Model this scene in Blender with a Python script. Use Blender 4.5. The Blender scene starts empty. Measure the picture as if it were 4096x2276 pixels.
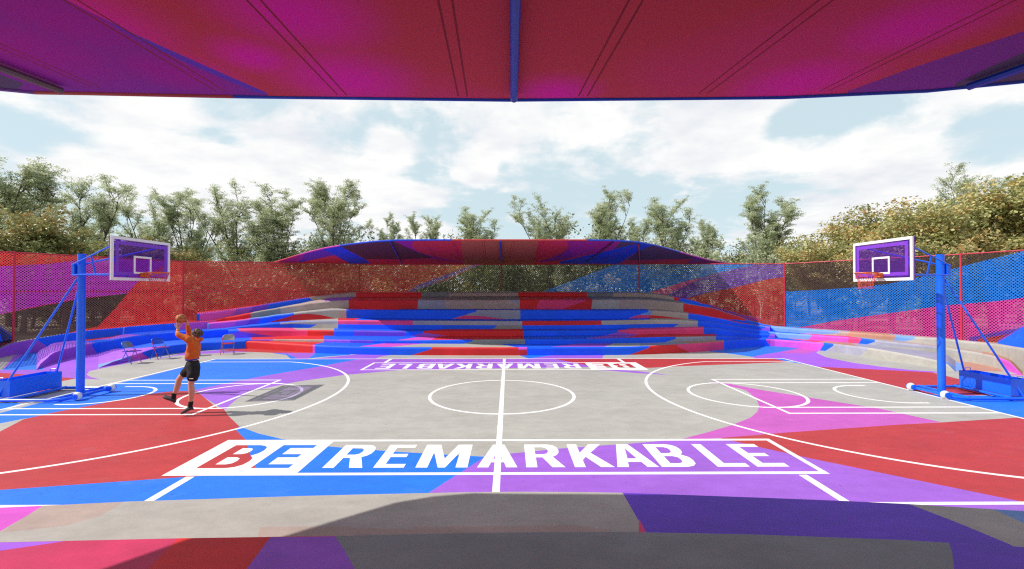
import bpy, bmesh, math, random
import numpy as np
from mathutils import Vector, Matrix
from mathutils.geometry import delaunay_2d_cdt
D = bpy.data
SC = bpy.context.scene
COL = SC.collection
rad = math.radians
# ------------------------------------------------------------------ camera (surveyed from the court markings)
FOC, PIT, YAW, EYE = 1815.83, 0.012091, 0.0072178, 2.62
def ray(px, py):
    v = np.array([px-2048., FOC, -(py-1138.)])
    c, s = math.cos(PIT), math.sin(PIT)
    v = np.array([v[0], v[1]*c-v[2]*s, v[1]*s+v[2]*c])
    c, s = math.cos(YAW), math.sin(YAW)
    return np.array([v[0]*c+v[1]*s, -v[0]*s+v[1]*c, v[2]])
def at(px, py, z=0.0):            # survey: sight line down to height z
    v = ray(px, py); t = (z-EYE)/v[2]
    return (v[0]*t, v[1]*t)
def atY(px, py, Y):               # survey: sight line out to depth Y
    v = ray(px, py); t = Y/v[1]
    return Vector((v[0]*t, v[1]*t, EYE+v[2]*t))
cam = D.cameras.new('camera'); camo = D.objects.new('camera', cam); COL.objects.link(camo)
cam.sensor_width = 36; cam.lens = 36*FOC/4096; cam.clip_end = 3000; cam.clip_start = .05
camo.location = (0, 0, EYE); camo.rotation_euler = (rad(90)+PIT, 0, -YAW)
SC.camera = camo
# crop helpers: the survey notes were taken on enlarged crops (x0, y0, scale)
def crop(x0, y0, s): return lambda *p: [(x0+a/s, y0+b/s) for a, b in p]
c1, c2, c3, c4 = (crop(x, 900, 1.789) for x in (0, 1024, 2048, 3072))
c5, c6 = crop(0, 0, 1.2578), crop(2048, 0, 1.2578)
c7, c8 = crop(0, 1400, 1.2578), crop(2048, 1400, 1.2578)
r1, r2, r3, r4 = crop(700,1140,3.68), crop(1300,1140,3.68), crop(2000,1140,3.68), crop(2600,1140,3.68)
r5, r6 = crop(0,1200,3.68), crop(3200,1240,2.875)
# ------------------------------------------------------------------ materials
def lin(c):
    return tuple((x/255/12.92 if x/255 <= .04045 else ((x/255+.055)/1.055)**2.4) for x in c)
MATS = {}
def newmat(name):
    m = D.materials.new(name); m.use_nodes = True
    nt = m.node_tree; b = nt.nodes['Principled BSDF']
    return m, nt, b
def noise(nt, scale, detail=5, rough=.6, vec=None):
    n = nt.nodes.new('ShaderNodeTexNoise'); n.inputs['Scale'].default_value = scale
    n.inputs['Detail'].default_value = detail; n.inputs['Roughness'].default_value = rough
    if vec is not None: nt.links.new(vec, n.inputs['Vector'])
    return n
def maprange(nt, src, a, b, c, d):
    n = nt.nodes.new('ShaderNodeMapRange'); nt.links.new(src, n.inputs['Value'])
    for k, v in zip(('From Min','From Max','To Min','To Max'), (a, b, c, d)): n.inputs[k].default_value = v
    return n.outputs['Result']
def math2(nt, op, a, b=None, clamp=False):
    n = nt.nodes.new('ShaderNodeMath'); n.operation = op; n.use_clamp = clamp
    for i, v in enumerate((a, b)):
        if v is None: continue
        if isinstance(v, (int, float)): n.inputs[i].default_value = v
        else: nt.links.new(v, n.inputs[i])
    return n.outputs[0]
def mixcol(nt, fac, a, b, mode='MIX'):
    n = nt.nodes.new('ShaderNodeMix'); n.data_type = 'RGBA'; n.blend_type = mode
    for sock, v in ((n.inputs['Factor'], fac), (n.inputs[6], a), (n.inputs[7], b)):
        if isinstance(v, (int, float)): sock.default_value = v
        elif isinstance(v, tuple): sock.default_value = (*v[:3], 1)
        else: nt.links.new(v, sock)
    return n.outputs[2]
def painted(key, rgb, rough=.62, pits=False, gain=1.0, amp=.12, wear=.10):
    """painted concrete: mottled, faintly worn to paler patches, small pits"""
    if key in MATS: return MATS[key]
    m, nt, b = newmat(key)
    base = tuple(min(.97, x*gain) for x in rgb)
    geo = nt.nodes.new('ShaderNodeNewGeometry'); pos = geo.outputs['Position']
    mp = nt.nodes.new('ShaderNodeMapping'); nt.links.new(pos, mp.inputs['Vector']); mp.inputs['Scale'].default_value = (.55, 1.0, 1.0)
    n1 = noise(nt, 1.1, 7, .62, mp.outputs[0]); n2 = noise(nt, 26, 4, .7, pos)
    n5 = noise(nt, 5.5, 6, .65, mp.outputs[0])
    f = math2(nt, 'MULTIPLY', maprange(nt, n1.outputs['Fac'], .3, .7, 1-amp, 1+amp), maprange(nt, n2.outputs['Fac'], .3, .7, 1-amp*.35, 1+amp*.35))
    f = math2(nt, 'MULTIPLY', f, maprange(nt, n5.outputs['Fac'], .3, .7, 1-amp*.8, 1+amp*.8))
    vm = nt.nodes.new('ShaderNodeVectorMath'); vm.operation = 'SCALE'; vm.inputs[0].default_value = base; nt.links.new(f, vm.inputs['Scale'])
    n3 = noise(nt, 2.3, 8, .72, mp.outputs[0])
    pale = tuple(min(.8, x*.75+.22) for x in base)
    col = mixcol(nt, maprange(nt, n3.outputs['Fac'], .56, .78, 0, wear*2.2), vm.outputs[0], pale)
    if pits:
        vo = nt.nodes.new('ShaderNodeTexVoronoi'); vo.inputs['Scale'].default_value = 4.2; nt.links.new(pos, vo.inputs['Vector'])
        n4 = noise(nt, 40, 2, .5, pos)
        d = math2(nt, 'ADD', vo.outputs['Distance'], maprange(nt, n4.outputs['Fac'], .3, .7, -.05, .05))
        d = math2(nt, 'LESS_THAN', d, .075)
        sep = nt.nodes.new('ShaderNodeSeparateColor'); nt.links.new(vo.outputs['Color'], sep.inputs[0])
        d = math2(nt, 'MULTIPLY', d, math2(nt, 'MULTIPLY', math2(nt, 'GREATER_THAN', sep.outputs[0], .55), .42))
        col = mixcol(nt, d, col, tuple(x*.3 for x in base))
    nt.links.new(col, b.inputs['Base Color'])
    b.inputs['Roughness'].default_value = rough; b.inputs['Specular IOR Level'].default_value = .3
    bp = nt.nodes.new('ShaderNodeBump'); bp.inputs['Strength'].default_value = .18; bp.inputs['Distance'].default_value = .008
    nt.links.new(n2.outputs['Fac'], bp.inputs['Height']); nt.links.new(bp.outputs[0], b.inputs['Normal'])
    MATS[key] = m; return m
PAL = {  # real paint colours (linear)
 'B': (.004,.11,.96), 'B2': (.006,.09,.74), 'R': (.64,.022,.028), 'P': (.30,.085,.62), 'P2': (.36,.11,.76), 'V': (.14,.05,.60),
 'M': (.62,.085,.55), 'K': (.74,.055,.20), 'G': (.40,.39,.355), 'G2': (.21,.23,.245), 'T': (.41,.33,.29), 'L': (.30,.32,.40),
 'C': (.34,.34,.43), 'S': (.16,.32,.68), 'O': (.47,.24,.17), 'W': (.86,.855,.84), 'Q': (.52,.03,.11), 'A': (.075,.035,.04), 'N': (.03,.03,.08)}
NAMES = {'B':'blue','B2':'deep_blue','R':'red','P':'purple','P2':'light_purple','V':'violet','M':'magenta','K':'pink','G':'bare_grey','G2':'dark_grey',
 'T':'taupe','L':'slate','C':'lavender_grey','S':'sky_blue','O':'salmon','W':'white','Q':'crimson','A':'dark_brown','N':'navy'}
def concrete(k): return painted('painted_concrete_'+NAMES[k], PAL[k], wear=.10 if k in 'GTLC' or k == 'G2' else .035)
def courtpaint(k):
    P = dict(PAL); P['R'] = (.455,.038,.042); P['B'] = (.014,.18,.86); P['P'] = (.325,.115,.62); P['M'] = (.52,.10,.47); P['G'] = (.415,.41,.375)
    return painted('court_paint_'+NAMES[k], P[k], rough=.55, pits=k != 'W', amp=.10 if k != 'W' else .03, wear=.10 if k != 'W' else 0)
def simple(key, rgb, rough=.45, metal=0.0, amp=.08, scale=8, spec=.4):
    if key in MATS: return MATS[key]
    m, nt, b = newmat(key)
    geo = nt.nodes.new('ShaderNodeNewGeometry')
    n = noise(nt, scale, 4, .6, geo.outputs['Position'])
    vm = nt.nodes.new('ShaderNodeVectorMath'); vm.operation = 'SCALE'; vm.inputs[0].default_value = rgb
    nt.links.new(maprange(nt, n.outputs['Fac'], .3, .7, 1-amp, 1+amp), vm.inputs['Scale'])
    nt.links.new(vm.outputs[0], b.inputs['Base Color'])
    b.inputs['Roughness'].default_value = rough; b.inputs['Metallic'].default_value = metal; b.inputs['Specular IOR Level'].default_value = spec
    MATS[key] = m; return m
# ------------------------------------------------------------------ object helpers
def tag(o, label=None, cat=None, group=None, kind=None):
    for k, v in (('label', label), ('category', cat), ('group', group), ('kind', kind)):
        if v: o[k] = v
    return o
def empty(name, loc=(0,0,0), rz=0, label=None, cat=None, group=None):
    o = D.objects.new(name, None); COL.objects.link(o); o.location = loc; o.rotation_euler = (0,0,rz); o.empty_display_size = .2
    return tag(o, label, cat, group)
def link(name, me, parent=None):
    o = D.objects.new(name, me); COL.objects.link(o)
    if parent: o.parent = parent
    return o
def mesh(name, vs, fs, mats, idx=None, smooth=False, parent=None, sharp=True):
    me = D.meshes.new(name); me.from_pydata([tuple(v) for v in vs], [], fs)
    for m in mats: me.materials.append(m)
    if idx is not None: me.polygons.foreach_set('material_index', np.array(idx, dtype=np.int32))
    if smooth: me.polygons.foreach_set('use_smooth', np.ones(len(fs), dtype=bool))
    me.update()
    if smooth and sharp: me.set_sharp_from_angle(angle=rad(33))
    return link(name, me, parent)
class MB:
    def __init__(s): s.v = []; s.f = []; s.i = []
    def add(s, v, f, i=0):
        n = len(s.v); s.v += [tuple(x) for x in v]; s.f += [tuple(a+n for a in q) for q in f]; s.i += [i]*len(f)
    def tube(s, pts, r, n=10, i=0, caps=True, closed=False):
        pts = [Vector(p) for p in pts]; m = len(pts); rr = r if isinstance(r, (list, tuple)) else [r]*m
        vs = []; up = None
        for k in range(m):
            if closed: t = (pts[(k+1) % m]-pts[k-1]).normalized()
            else: t = (pts[min(k+1, m-1)]-pts[max(k-1, 0)]).normalized()
            if up is None: up = t.orthogonal().normalized()
            else: up = (up-t*up.dot(t)).normalized()
            w = t.cross(up)
            for a in range(n):
                th = 2*math.pi*a/n; vs.append(pts[k]+(up*math.cos(th)+w*math.sin(th))*rr[k])
        fs = [(k*n+a, k*n+(a+1) % n, (k+1)*n+(a+1) % n, (k+1)*n+a) for k in range(m-1) for a in range(n)]
        if closed: fs += [((m-1)*n+a, (m-1)*n+(a+1) % n, (a+1) % n, a) for a in range(n)]
        elif caps: fs += [tuple(range(n))[::-1], tuple((m-1)*n+a for a in range(n))]
        s.add(vs, fs, i)
    def box(s, lo, hi, i=0, bev=0.0, rot=None, org=(0,0,0)):
        bm = bmesh.new(); bmesh.ops.create_cube(bm, size=1)
        for v in bm.verts: v.co = Vector([lo[k]+(v.co[k]+.5)*(hi[k]-lo[k]) for k in range(3)])
        if bev: bmesh.ops.bevel(bm, geom=list(bm.edges), offset=bev, segments=2, affect='EDGES')
        M = rot if rot is not None else Matrix()
        s.add([M @ v.co + Vector(org) for v in bm.verts], [[v.index for v in f.verts] for f in bm.faces], i); bm.free()
    def sphere(s, c, r, i=0, seg=16, ring=10, sc=(1,1,1)):
        bm = bmesh.new(); bmesh.ops.create_uvsphere(bm, u_segments=seg, v_segments=ring, radius=1)
        s.add([Vector([c[k]+v.co[k]*r*sc[k] for k in range(3)]) for v in bm.verts], [[v.index for v in f.verts] for f in bm.faces], i); bm.free()
    def build(s, name, mats, parent=None, smooth=False):
        return mesh(name, s.v, s.f, mats if isinstance(mats, list) else [mats], s.i, smooth, parent)
# ------------------------------------------------------------------ flat paint: one mesh cut along the paint outlines
def inside(p, poly):
    x, y = p; c = False; n = len(poly); j = n-1
    for i in range(n):
        xi, yi = poly[i]; xj, yj = poly[j]
        if (yi > y) != (yj > y) and x < (xj-xi)*(y-yi)/(yj-yi)+xi: c = not c
        j = i
    return c
def paint(region, items, base, extra=(), eps=1e-5):
    """region: outline; items: (poly, colour[, holes]) in painter's order -> verts2d, tris, colour keys"""
    pts = []; ed = []
    def addpoly(P):
        n = len(pts); pts.extend(Vector(q[:2]) for q in P); ed.extend((n+i, n+(i+1) % len(P)) for i in range(len(P)))
    addpoly(region)
    for it in items:
        addpoly(it[0])
        for h in (it[2] if len(it) > 2 else ()): addpoly(h)
    for a, b in extra:
        n = len(pts); pts.extend((Vector(a), Vector(b))); ed.append((n, n+1))
    V, E, F, *_ = delaunay_2d_cdt(pts, ed, [], 0, eps)
    box = [(min(q[0] for q in it[0]), max(q[0] for q in it[0]), min(q[1] for q in it[0]), max(q[1] for q in it[0])) for it in items]
    fs = []; ks = []
    for f in F:
        c = ((V[f[0]][0]+V[f[1]][0]+V[f[2]][0])/3, (V[f[0]][1]+V[f[1]][1]+V[f[2]][1])/3)
        if not inside(c, region): continue
        k = base
        for it, b in zip(reversed(items), reversed(box)):
            if not (b[0] <= c[0] <= b[1] and b[2] <= c[1] <= b[3]): continue
            if inside(c, it[0]) and not any(inside(c, h) for h in (it[2] if len(it) > 2 else ())): k = it[1]; break
        a = (V[f[1]]-V[f[0]]).cross(V[f[2]]-V[f[0]]) if False else ((V[f[1]][0]-V[f[0]][0])*(V[f[2]][1]-V[f[0]][1])-(V[f[1]][1]-V[f[0]][1])*(V[f[2]][0]-V[f[0]][0]))
        fs.append(tuple(f) if a > 0 else tuple(f)[::-1]); ks.append(k)
    return V, fs, ks
def compact(vs, fs):
    used = sorted({i for f in fs for i in f}); mp = {a: b for b, a in enumerate(used)}
    return [vs[i] for i in used], [tuple(mp[i] for i in f) for f in fs]
def painted_mesh(name, V3, fs, ks, matf, parent=None, smooth=False):
    V3, fs = compact(V3, fs); keys = sorted(set(ks)); ix = {k: i for i, k in enumerate(keys)}
    return mesh(name, V3, fs, [matf(k) for k in keys], [ix[k] for k in ks], smooth, parent)
def arc(cx, cy, r, a0, a1, n=48): return [(cx+r*math.cos(rad(a0+(a1-a0)*i/n)), cy+r*math.sin(rad(a0+(a1-a0)*i/n))) for i in range(n+1)]
def stroke(pts, w, closed=False):
    """outline polygon of a painted line of width w"""
    P = [Vector(p) for p in pts]; n = len(P); L = []; R = []
    for i in range(n):
        a = P[i-1] if (closed or i > 0) else P[i]; b = P[(i+1) % n] if (closed or i < n-1) else P[i]
        d1 = (P[i]-a).normalized() if (P[i]-a).length > 1e-9 else (b-P[i]).normalized()
        d2 = (b-P[i]).normalized() if (b-P[i]).length > 1e-9 else d1
        t = (d1+d2).normalized(); nrm = Vector((-t.y, t.x)); k = w/2/max(.4, nrm.dot(Vector((-d1.y, d1.x))))
        L.append(tuple(P[i]+nrm*k)); R.append(tuple(P[i]-nrm*k))
    return L, R
LW = .078
def line(pts, w=LW):
    L, R = stroke(pts, w); return (L+R[::-1], 'W')
def ring(pts, w=LW):
    L, R = stroke(pts, w, True)
    o, i = (L, R) if abs(sum(a[0]*b[1]-b[0]*a[1] for a, b in zip(L, L[1:]+L[:1]))) > abs(sum(a[0]*b[1]-b[0]*a[1] for a, b in zip(R, R[1:]+R[:1]))) else (R, L)
    return (o, 'W', [i])
TIERS = {
 1: [(981,-11.80,20.45,0.343),(1000,-11.56,20.39,0.337),(1050,-10.86,20.13,0.332),(1100,-10.17,19.85,0.328),(1150,-9.50,19.59,0.325),(1200,-8.84,19.32,0.323),(1250,-8.20,19.06,0.324),(1300,-7.58,18.82,0.329),(1350,-7.02,18.68,0.331),(1400,-6.46,18.56,0.330),(1436,-6.08,18.50,0.328),(1450,-5.93,18.48,0.327),(1500,-5.40,18.41,0.324),(1550,-4.89,18.37,0.320),(1572,-4.67,18.36,0.317),(1600,-4.38,18.34,0.318),(1650,-3.87,18.31,0.320),(1700,-3.36,18.28,0.322),(1750,-2.86,18.27,0.323),(1800,-2.35,18.25,0.323),(1850,-1.85,18.23,0.324),(1900,-1.35,18.22,0.324),(1950,-0.85,18.21,0.325),(2000,-0.35,18.19,0.326),(2050,0.15,18.20,0.328),(2100,0.65,18.20,0.331),(2150,1.15,18.21,0.332),(2200,1.65,18.21,0.333),(2250,2.16,18.21,0.334),(2300,2.66,18.22,0.335),(2350,3.17,18.24,0.334),(2400,3.67,18.27,0.333),(2450,4.18,18.29,0.333),(2500,4.70,18.33,0.332),(2543,5.15,18.39,0.333),(2600,5.76,18.50,0.342),(2650,6.32,18.65,0.352),(2700,6.90,18.82,0.359),(2750,7.50,19.01,0.364),(2800,8.12,19.24,0.365),(2850,8.82,19.61,0.358),(2895,9.49,20.01,0.348),(2950,10.37,20.53,0.347),(2997,11.10,20.90,0.347),(3050,11.85,21.14,0.338),(3081,12.21,21.14,0.329),(3100,12.39,21.07,0.324),(3150,12.77,20.72,0.321),(3200,13.09,20.34,0.324),(3250,13.36,19.90,0.336),(3294,13.57,19.50,0.349),(3350,13.74,18.90,0.357),(3400,13.85,18.35,0.364),(3450,13.95,17.83,0.373),(3496,14.02,17.35,0.374),(3550,14.12,16.85,0.357),(3600,14.20,16.40,0.333),(3650,14.28,15.99,0.313),(3687,14.33,15.68,0.298),(3700,14.35,15.57,0.285),(3750,14.41,15.18,0.254),(3791,14.39,14.80,0.174),(3823,14.27,14.43,0.003)],
 2: [(394,-13.80,15.40,0.003),(435,-13.84,15.84,0.072),(450,-13.85,16.01,0.111),(489,-13.89,16.46,0.139),(500,-13.91,16.58,0.170),(543,-13.94,17.11,0.216),(582,-13.96,17.57,0.265),(600,-13.96,17.79,0.296),(639,-13.92,18.24,0.317),(650,-13.91,18.37,0.334),(700,-13.81,18.91,0.344),(750,-13.59,19.34,0.344),(800,-13.33,19.73,0.342),(836,-13.07,19.91,0.347),(850,-12.95,19.97,0.350),(900,-12.54,20.19,0.353),(950,-12.09,20.35,0.358),(981,-11.79,20.44,0.368),(1000,-11.61,20.48,0.385),(1050,-11.05,20.48,0.399),(1080,-10.70,20.46,0.405),(1100,-10.47,20.44,0.410),(1150,-9.87,20.35,0.416),(1200,-9.26,20.25,0.426),(1250,-8.66,20.12,0.437),(1295,-8.12,20.01,0.447),(1350,-7.47,19.88,0.453),(1400,-6.88,19.77,0.457),(1450,-6.32,19.71,0.457),(1500,-5.77,19.66,0.456),(1550,-5.22,19.62,0.453),(1572,-4.98,19.61,0.453),(1600,-4.68,19.59,0.457),(1650,-4.13,19.55,0.465),(1700,-3.59,19.51,0.474),(1750,-3.05,19.48,0.483),(1800,-2.51,19.44,0.491),(1850,-1.97,19.41,0.500),(1900,-1.44,19.37,0.508),(1950,-0.90,19.34,0.516),(2000,-0.37,19.30,0.524),(2050,0.16,19.28,0.531),(2100,0.69,19.26,0.537),(2150,1.22,19.24,0.542),(2200,1.75,19.23,0.544),(2250,2.28,19.27,0.544),(2300,2.82,19.33,0.541),(2350,3.36,19.38,0.538),(2400,3.91,19.43,0.538),(2450,4.46,19.49,0.545),(2500,5.01,19.53,0.556),(2550,5.55,19.55,0.570),(2600,6.10,19.57,0.580),(2650,6.67,19.66,0.582),(2700,7.25,19.76,0.578),(2750,7.85,19.90,0.570),(2800,8.47,20.07,0.557),(2850,9.16,20.37,0.540),(2864,9.36,20.46,0.518),(2900,9.88,20.70,0.475),(2950,10.61,21.01,0.412),(2997,11.30,21.28,0.364)],
 3: [(912,-13.25,21.55,0.739),(950,-12.79,21.53,0.758),(1000,-12.20,21.52,0.764),(1050,-11.66,21.61,0.759),(1100,-11.12,21.71,0.748),(1150,-10.55,21.76,0.736),(1200,-9.97,21.79,0.726),(1250,-9.35,21.73,0.719),(1300,-8.73,21.66,0.714),(1335,-8.29,21.61,0.715),(1350,-8.11,21.59,0.719),(1400,-7.50,21.52,0.717),(1450,-6.89,21.46,0.712),(1500,-6.28,21.39,0.707),(1550,-5.68,21.33,0.702),(1572,-5.42,21.30,0.700),(1600,-5.08,21.27,0.704),(1650,-4.48,21.21,0.712),(1700,-3.89,21.15,0.721),(1750,-3.30,21.08,0.731),(1800,-2.71,21.01,0.740),(1850,-2.13,20.94,0.750),(1900,-1.55,20.86,0.760),(1950,-0.97,20.79,0.769),(2000,-0.40,20.73,0.776),(2050,0.17,20.71,0.779),(2095,0.69,20.71,0.779),(2150,1.31,20.71,0.779),(2200,1.88,20.71,0.778),(2250,2.46,20.76,0.774),(2300,3.04,20.82,0.768),(2350,3.62,20.88,0.762),(2400,4.21,20.93,0.761),(2450,4.79,20.93,0.769),(2500,5.36,20.92,0.782),(2550,5.94,20.91,0.795),(2600,6.51,20.91,0.809),(2650,7.11,20.95,0.826),(2700,7.71,21.01,0.840),(2750,8.33,21.12,0.849),(2800,8.97,21.24,0.854),(2815,9.16,21.29,0.849),(2850,9.62,21.39,0.831),(2872,9.91,21.46,0.799),(2900,10.29,21.55,0.730),(2950,10.96,21.70,0.632),(3000,11.63,21.82,0.556),(3018,11.85,21.82,0.522),(3050,12.21,21.78,0.503),(3100,12.77,21.70,0.481)],
 4: [(146,-15.45,15.00,0.003),(163,-15.74,15.41,0.140),(190,-16.15,16.05,0.244),(200,-16.28,16.26,0.308),(217,-16.46,16.59,0.350),(245,-16.67,17.06,0.378),(300,-17.02,17.97,0.398),(315,-17.07,18.18,0.412),(350,-17.12,18.60,0.419),(367,-17.13,18.80,0.426),(400,-17.11,19.16,0.450),(450,-16.87,19.48,0.485),(462,-16.80,19.54,0.520),(500,-16.57,19.74,0.572),(543,-16.26,19.95,0.631),(600,-15.86,20.21,0.669),(650,-15.53,20.50,0.692),(700,-15.20,20.81,0.706),(750,-14.87,21.15,0.706),(800,-14.53,21.49,0.700),(828,-14.32,21.67,0.702),(850,-14.14,21.80,0.719),(900,-13.72,22.08,0.749),(926,-13.46,22.15,0.780),(950,-13.19,22.20,0.815),(985,-12.81,22.27,0.851),(1000,-12.65,22.30,0.887),(1050,-12.10,22.43,0.928),(1067,-11.92,22.47,0.961),(1100,-11.56,22.55,0.991),(1150,-11.00,22.68,1.023),(1162,-10.87,22.70,1.042),(1200,-10.43,22.78,1.058),(1250,-9.80,22.78,1.081),(1300,-9.16,22.73,1.110),(1350,-8.48,22.57,1.135),(1400,-7.81,22.41,1.143),(1450,-7.17,22.34,1.142),(1500,-6.54,22.28,1.139),(1550,-5.92,22.22,1.136),(1572,-5.65,22.20,1.134),(1600,-5.29,22.17,1.134),(1650,-4.67,22.11,1.135),(1700,-4.06,22.05,1.136),(1750,-3.44,21.96,1.138),(1800,-2.82,21.87,1.141),(1850,-2.21,21.78,1.144),(1900,-1.61,21.68,1.147),(1950,-1.01,21.59,1.150),(2000,-0.41,21.51,1.151),(2050,0.18,21.51,1.151),(2090,0.65,21.53,1.150),(2100,0.77,21.53,1.151),(2150,1.37,21.55,1.152),(2200,1.96,21.57,1.151),(2250,2.56,21.64,1.149),(2300,3.17,21.73,1.146),(2350,3.79,21.81,1.143),(2400,4.40,21.88,1.145),(2450,5.00,21.86,1.156),(2500,5.59,21.82,1.172),(2550,6.19,21.79,1.190),(2600,6.78,21.75,1.201),(2650,7.38,21.75,1.199),(2700,7.98,21.76,1.183),(2750,8.61,21.82,1.151),(2792,9.14,21.89,1.102),(2850,9.92,22.05,1.047),(2872,10.22,22.12,0.994),(2900,10.60,22.19,0.917),(2950,11.27,22.30,0.805),(3000,11.92,22.36,0.702),(3035,12.29,22.26,0.638),(3050,12.45,22.20,0.603),(3078,12.73,22.09,0.578),(3100,12.93,21.97,0.566),(3150,13.28,21.55,0.567),(3200,13.58,21.10,0.573),(3245,13.83,20.67,0.581),(3300,14.10,20.16,0.589),(3350,14.36,19.75,0.593),(3400,14.60,19.34,0.599),(3443,14.75,18.94,0.603),(3500,14.93,18.42,0.593),(3550,15.15,18.07,0.574),(3583,15.30,17.86,0.559),(3600,15.38,17.76,0.549),(3650,15.64,17.50,0.534),(3700,15.91,17.26,0.516),(3743,16.17,17.10,0.488),(3800,16.50,16.89,0.449),(3850,16.67,16.59,0.417),(3896,16.71,16.22,0.400),(3950,16.55,15.60,0.389),(3986,16.39,15.17,0.379),(4000,16.32,14.99,0.359),(4035,16.11,14.54,0.317),(4050,16.00,14.33,0.255),(4070,15.86,14.07,0.130),(4090,15.77,13.85,0.003)],
 5: [(828,-14.74,22.30,0.996),(850,-14.53,22.39,1.022),(900,-14.04,22.59,1.061),(950,-13.52,22.75,1.103),(977,-13.23,22.83,1.137),(1000,-12.99,22.90,1.179),(1050,-12.44,23.05,1.235),(1080,-12.11,23.14,1.284),(1100,-11.89,23.20,1.330),(1150,-11.33,23.35,1.387),(1176,-11.04,23.43,1.436),(1200,-10.76,23.49,1.479),(1250,-10.16,23.60,1.538),(1300,-9.56,23.69,1.599),(1325,-9.24,23.72,1.630),(1350,-8.93,23.75,1.627),(1384,-8.49,23.78,1.614),(1400,-8.29,23.80,1.607),(1450,-7.65,23.81,1.600),(1500,-7.00,23.83,1.593),(1550,-6.35,23.84,1.587),(1572,-6.07,23.84,1.583),(1600,-5.69,23.83,1.584),(1650,-5.02,23.73,1.587),(1700,-4.34,23.60,1.592),(1750,-3.68,23.48,1.598),(1800,-3.02,23.35,1.603),(1850,-2.36,23.23,1.608),(1900,-1.71,23.10,1.613),(1950,-1.07,22.98,1.619),(2000,-0.44,22.87,1.622),(2050,0.19,22.88,1.623),(2082,0.59,22.89,1.622),(2100,0.82,22.90,1.619),(2150,1.45,22.93,1.614),(2200,2.09,22.96,1.607),(2250,2.73,23.04,1.600),(2300,3.38,23.12,1.592),(2350,4.03,23.21,1.585),(2364,4.22,23.24,1.581),(2400,4.68,23.28,1.580),(2450,5.31,23.20,1.583),(2500,5.92,23.10,1.587),(2550,6.53,23.00,1.591),(2590,7.01,22.92,1.595),(2600,7.14,22.90,1.589),(2650,7.75,22.82,1.557),(2700,8.35,22.77,1.510),(2750,9.00,22.80,1.449),(2800,9.65,22.85,1.366),(2845,10.24,22.92,1.254),(2900,10.98,22.99,1.128),(2926,11.32,23.00,1.033),(2950,11.62,23.00,0.957),(3000,12.24,22.97,0.869),(3050,12.76,22.75,0.800),(3080,13.05,22.61,0.766)],
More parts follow.
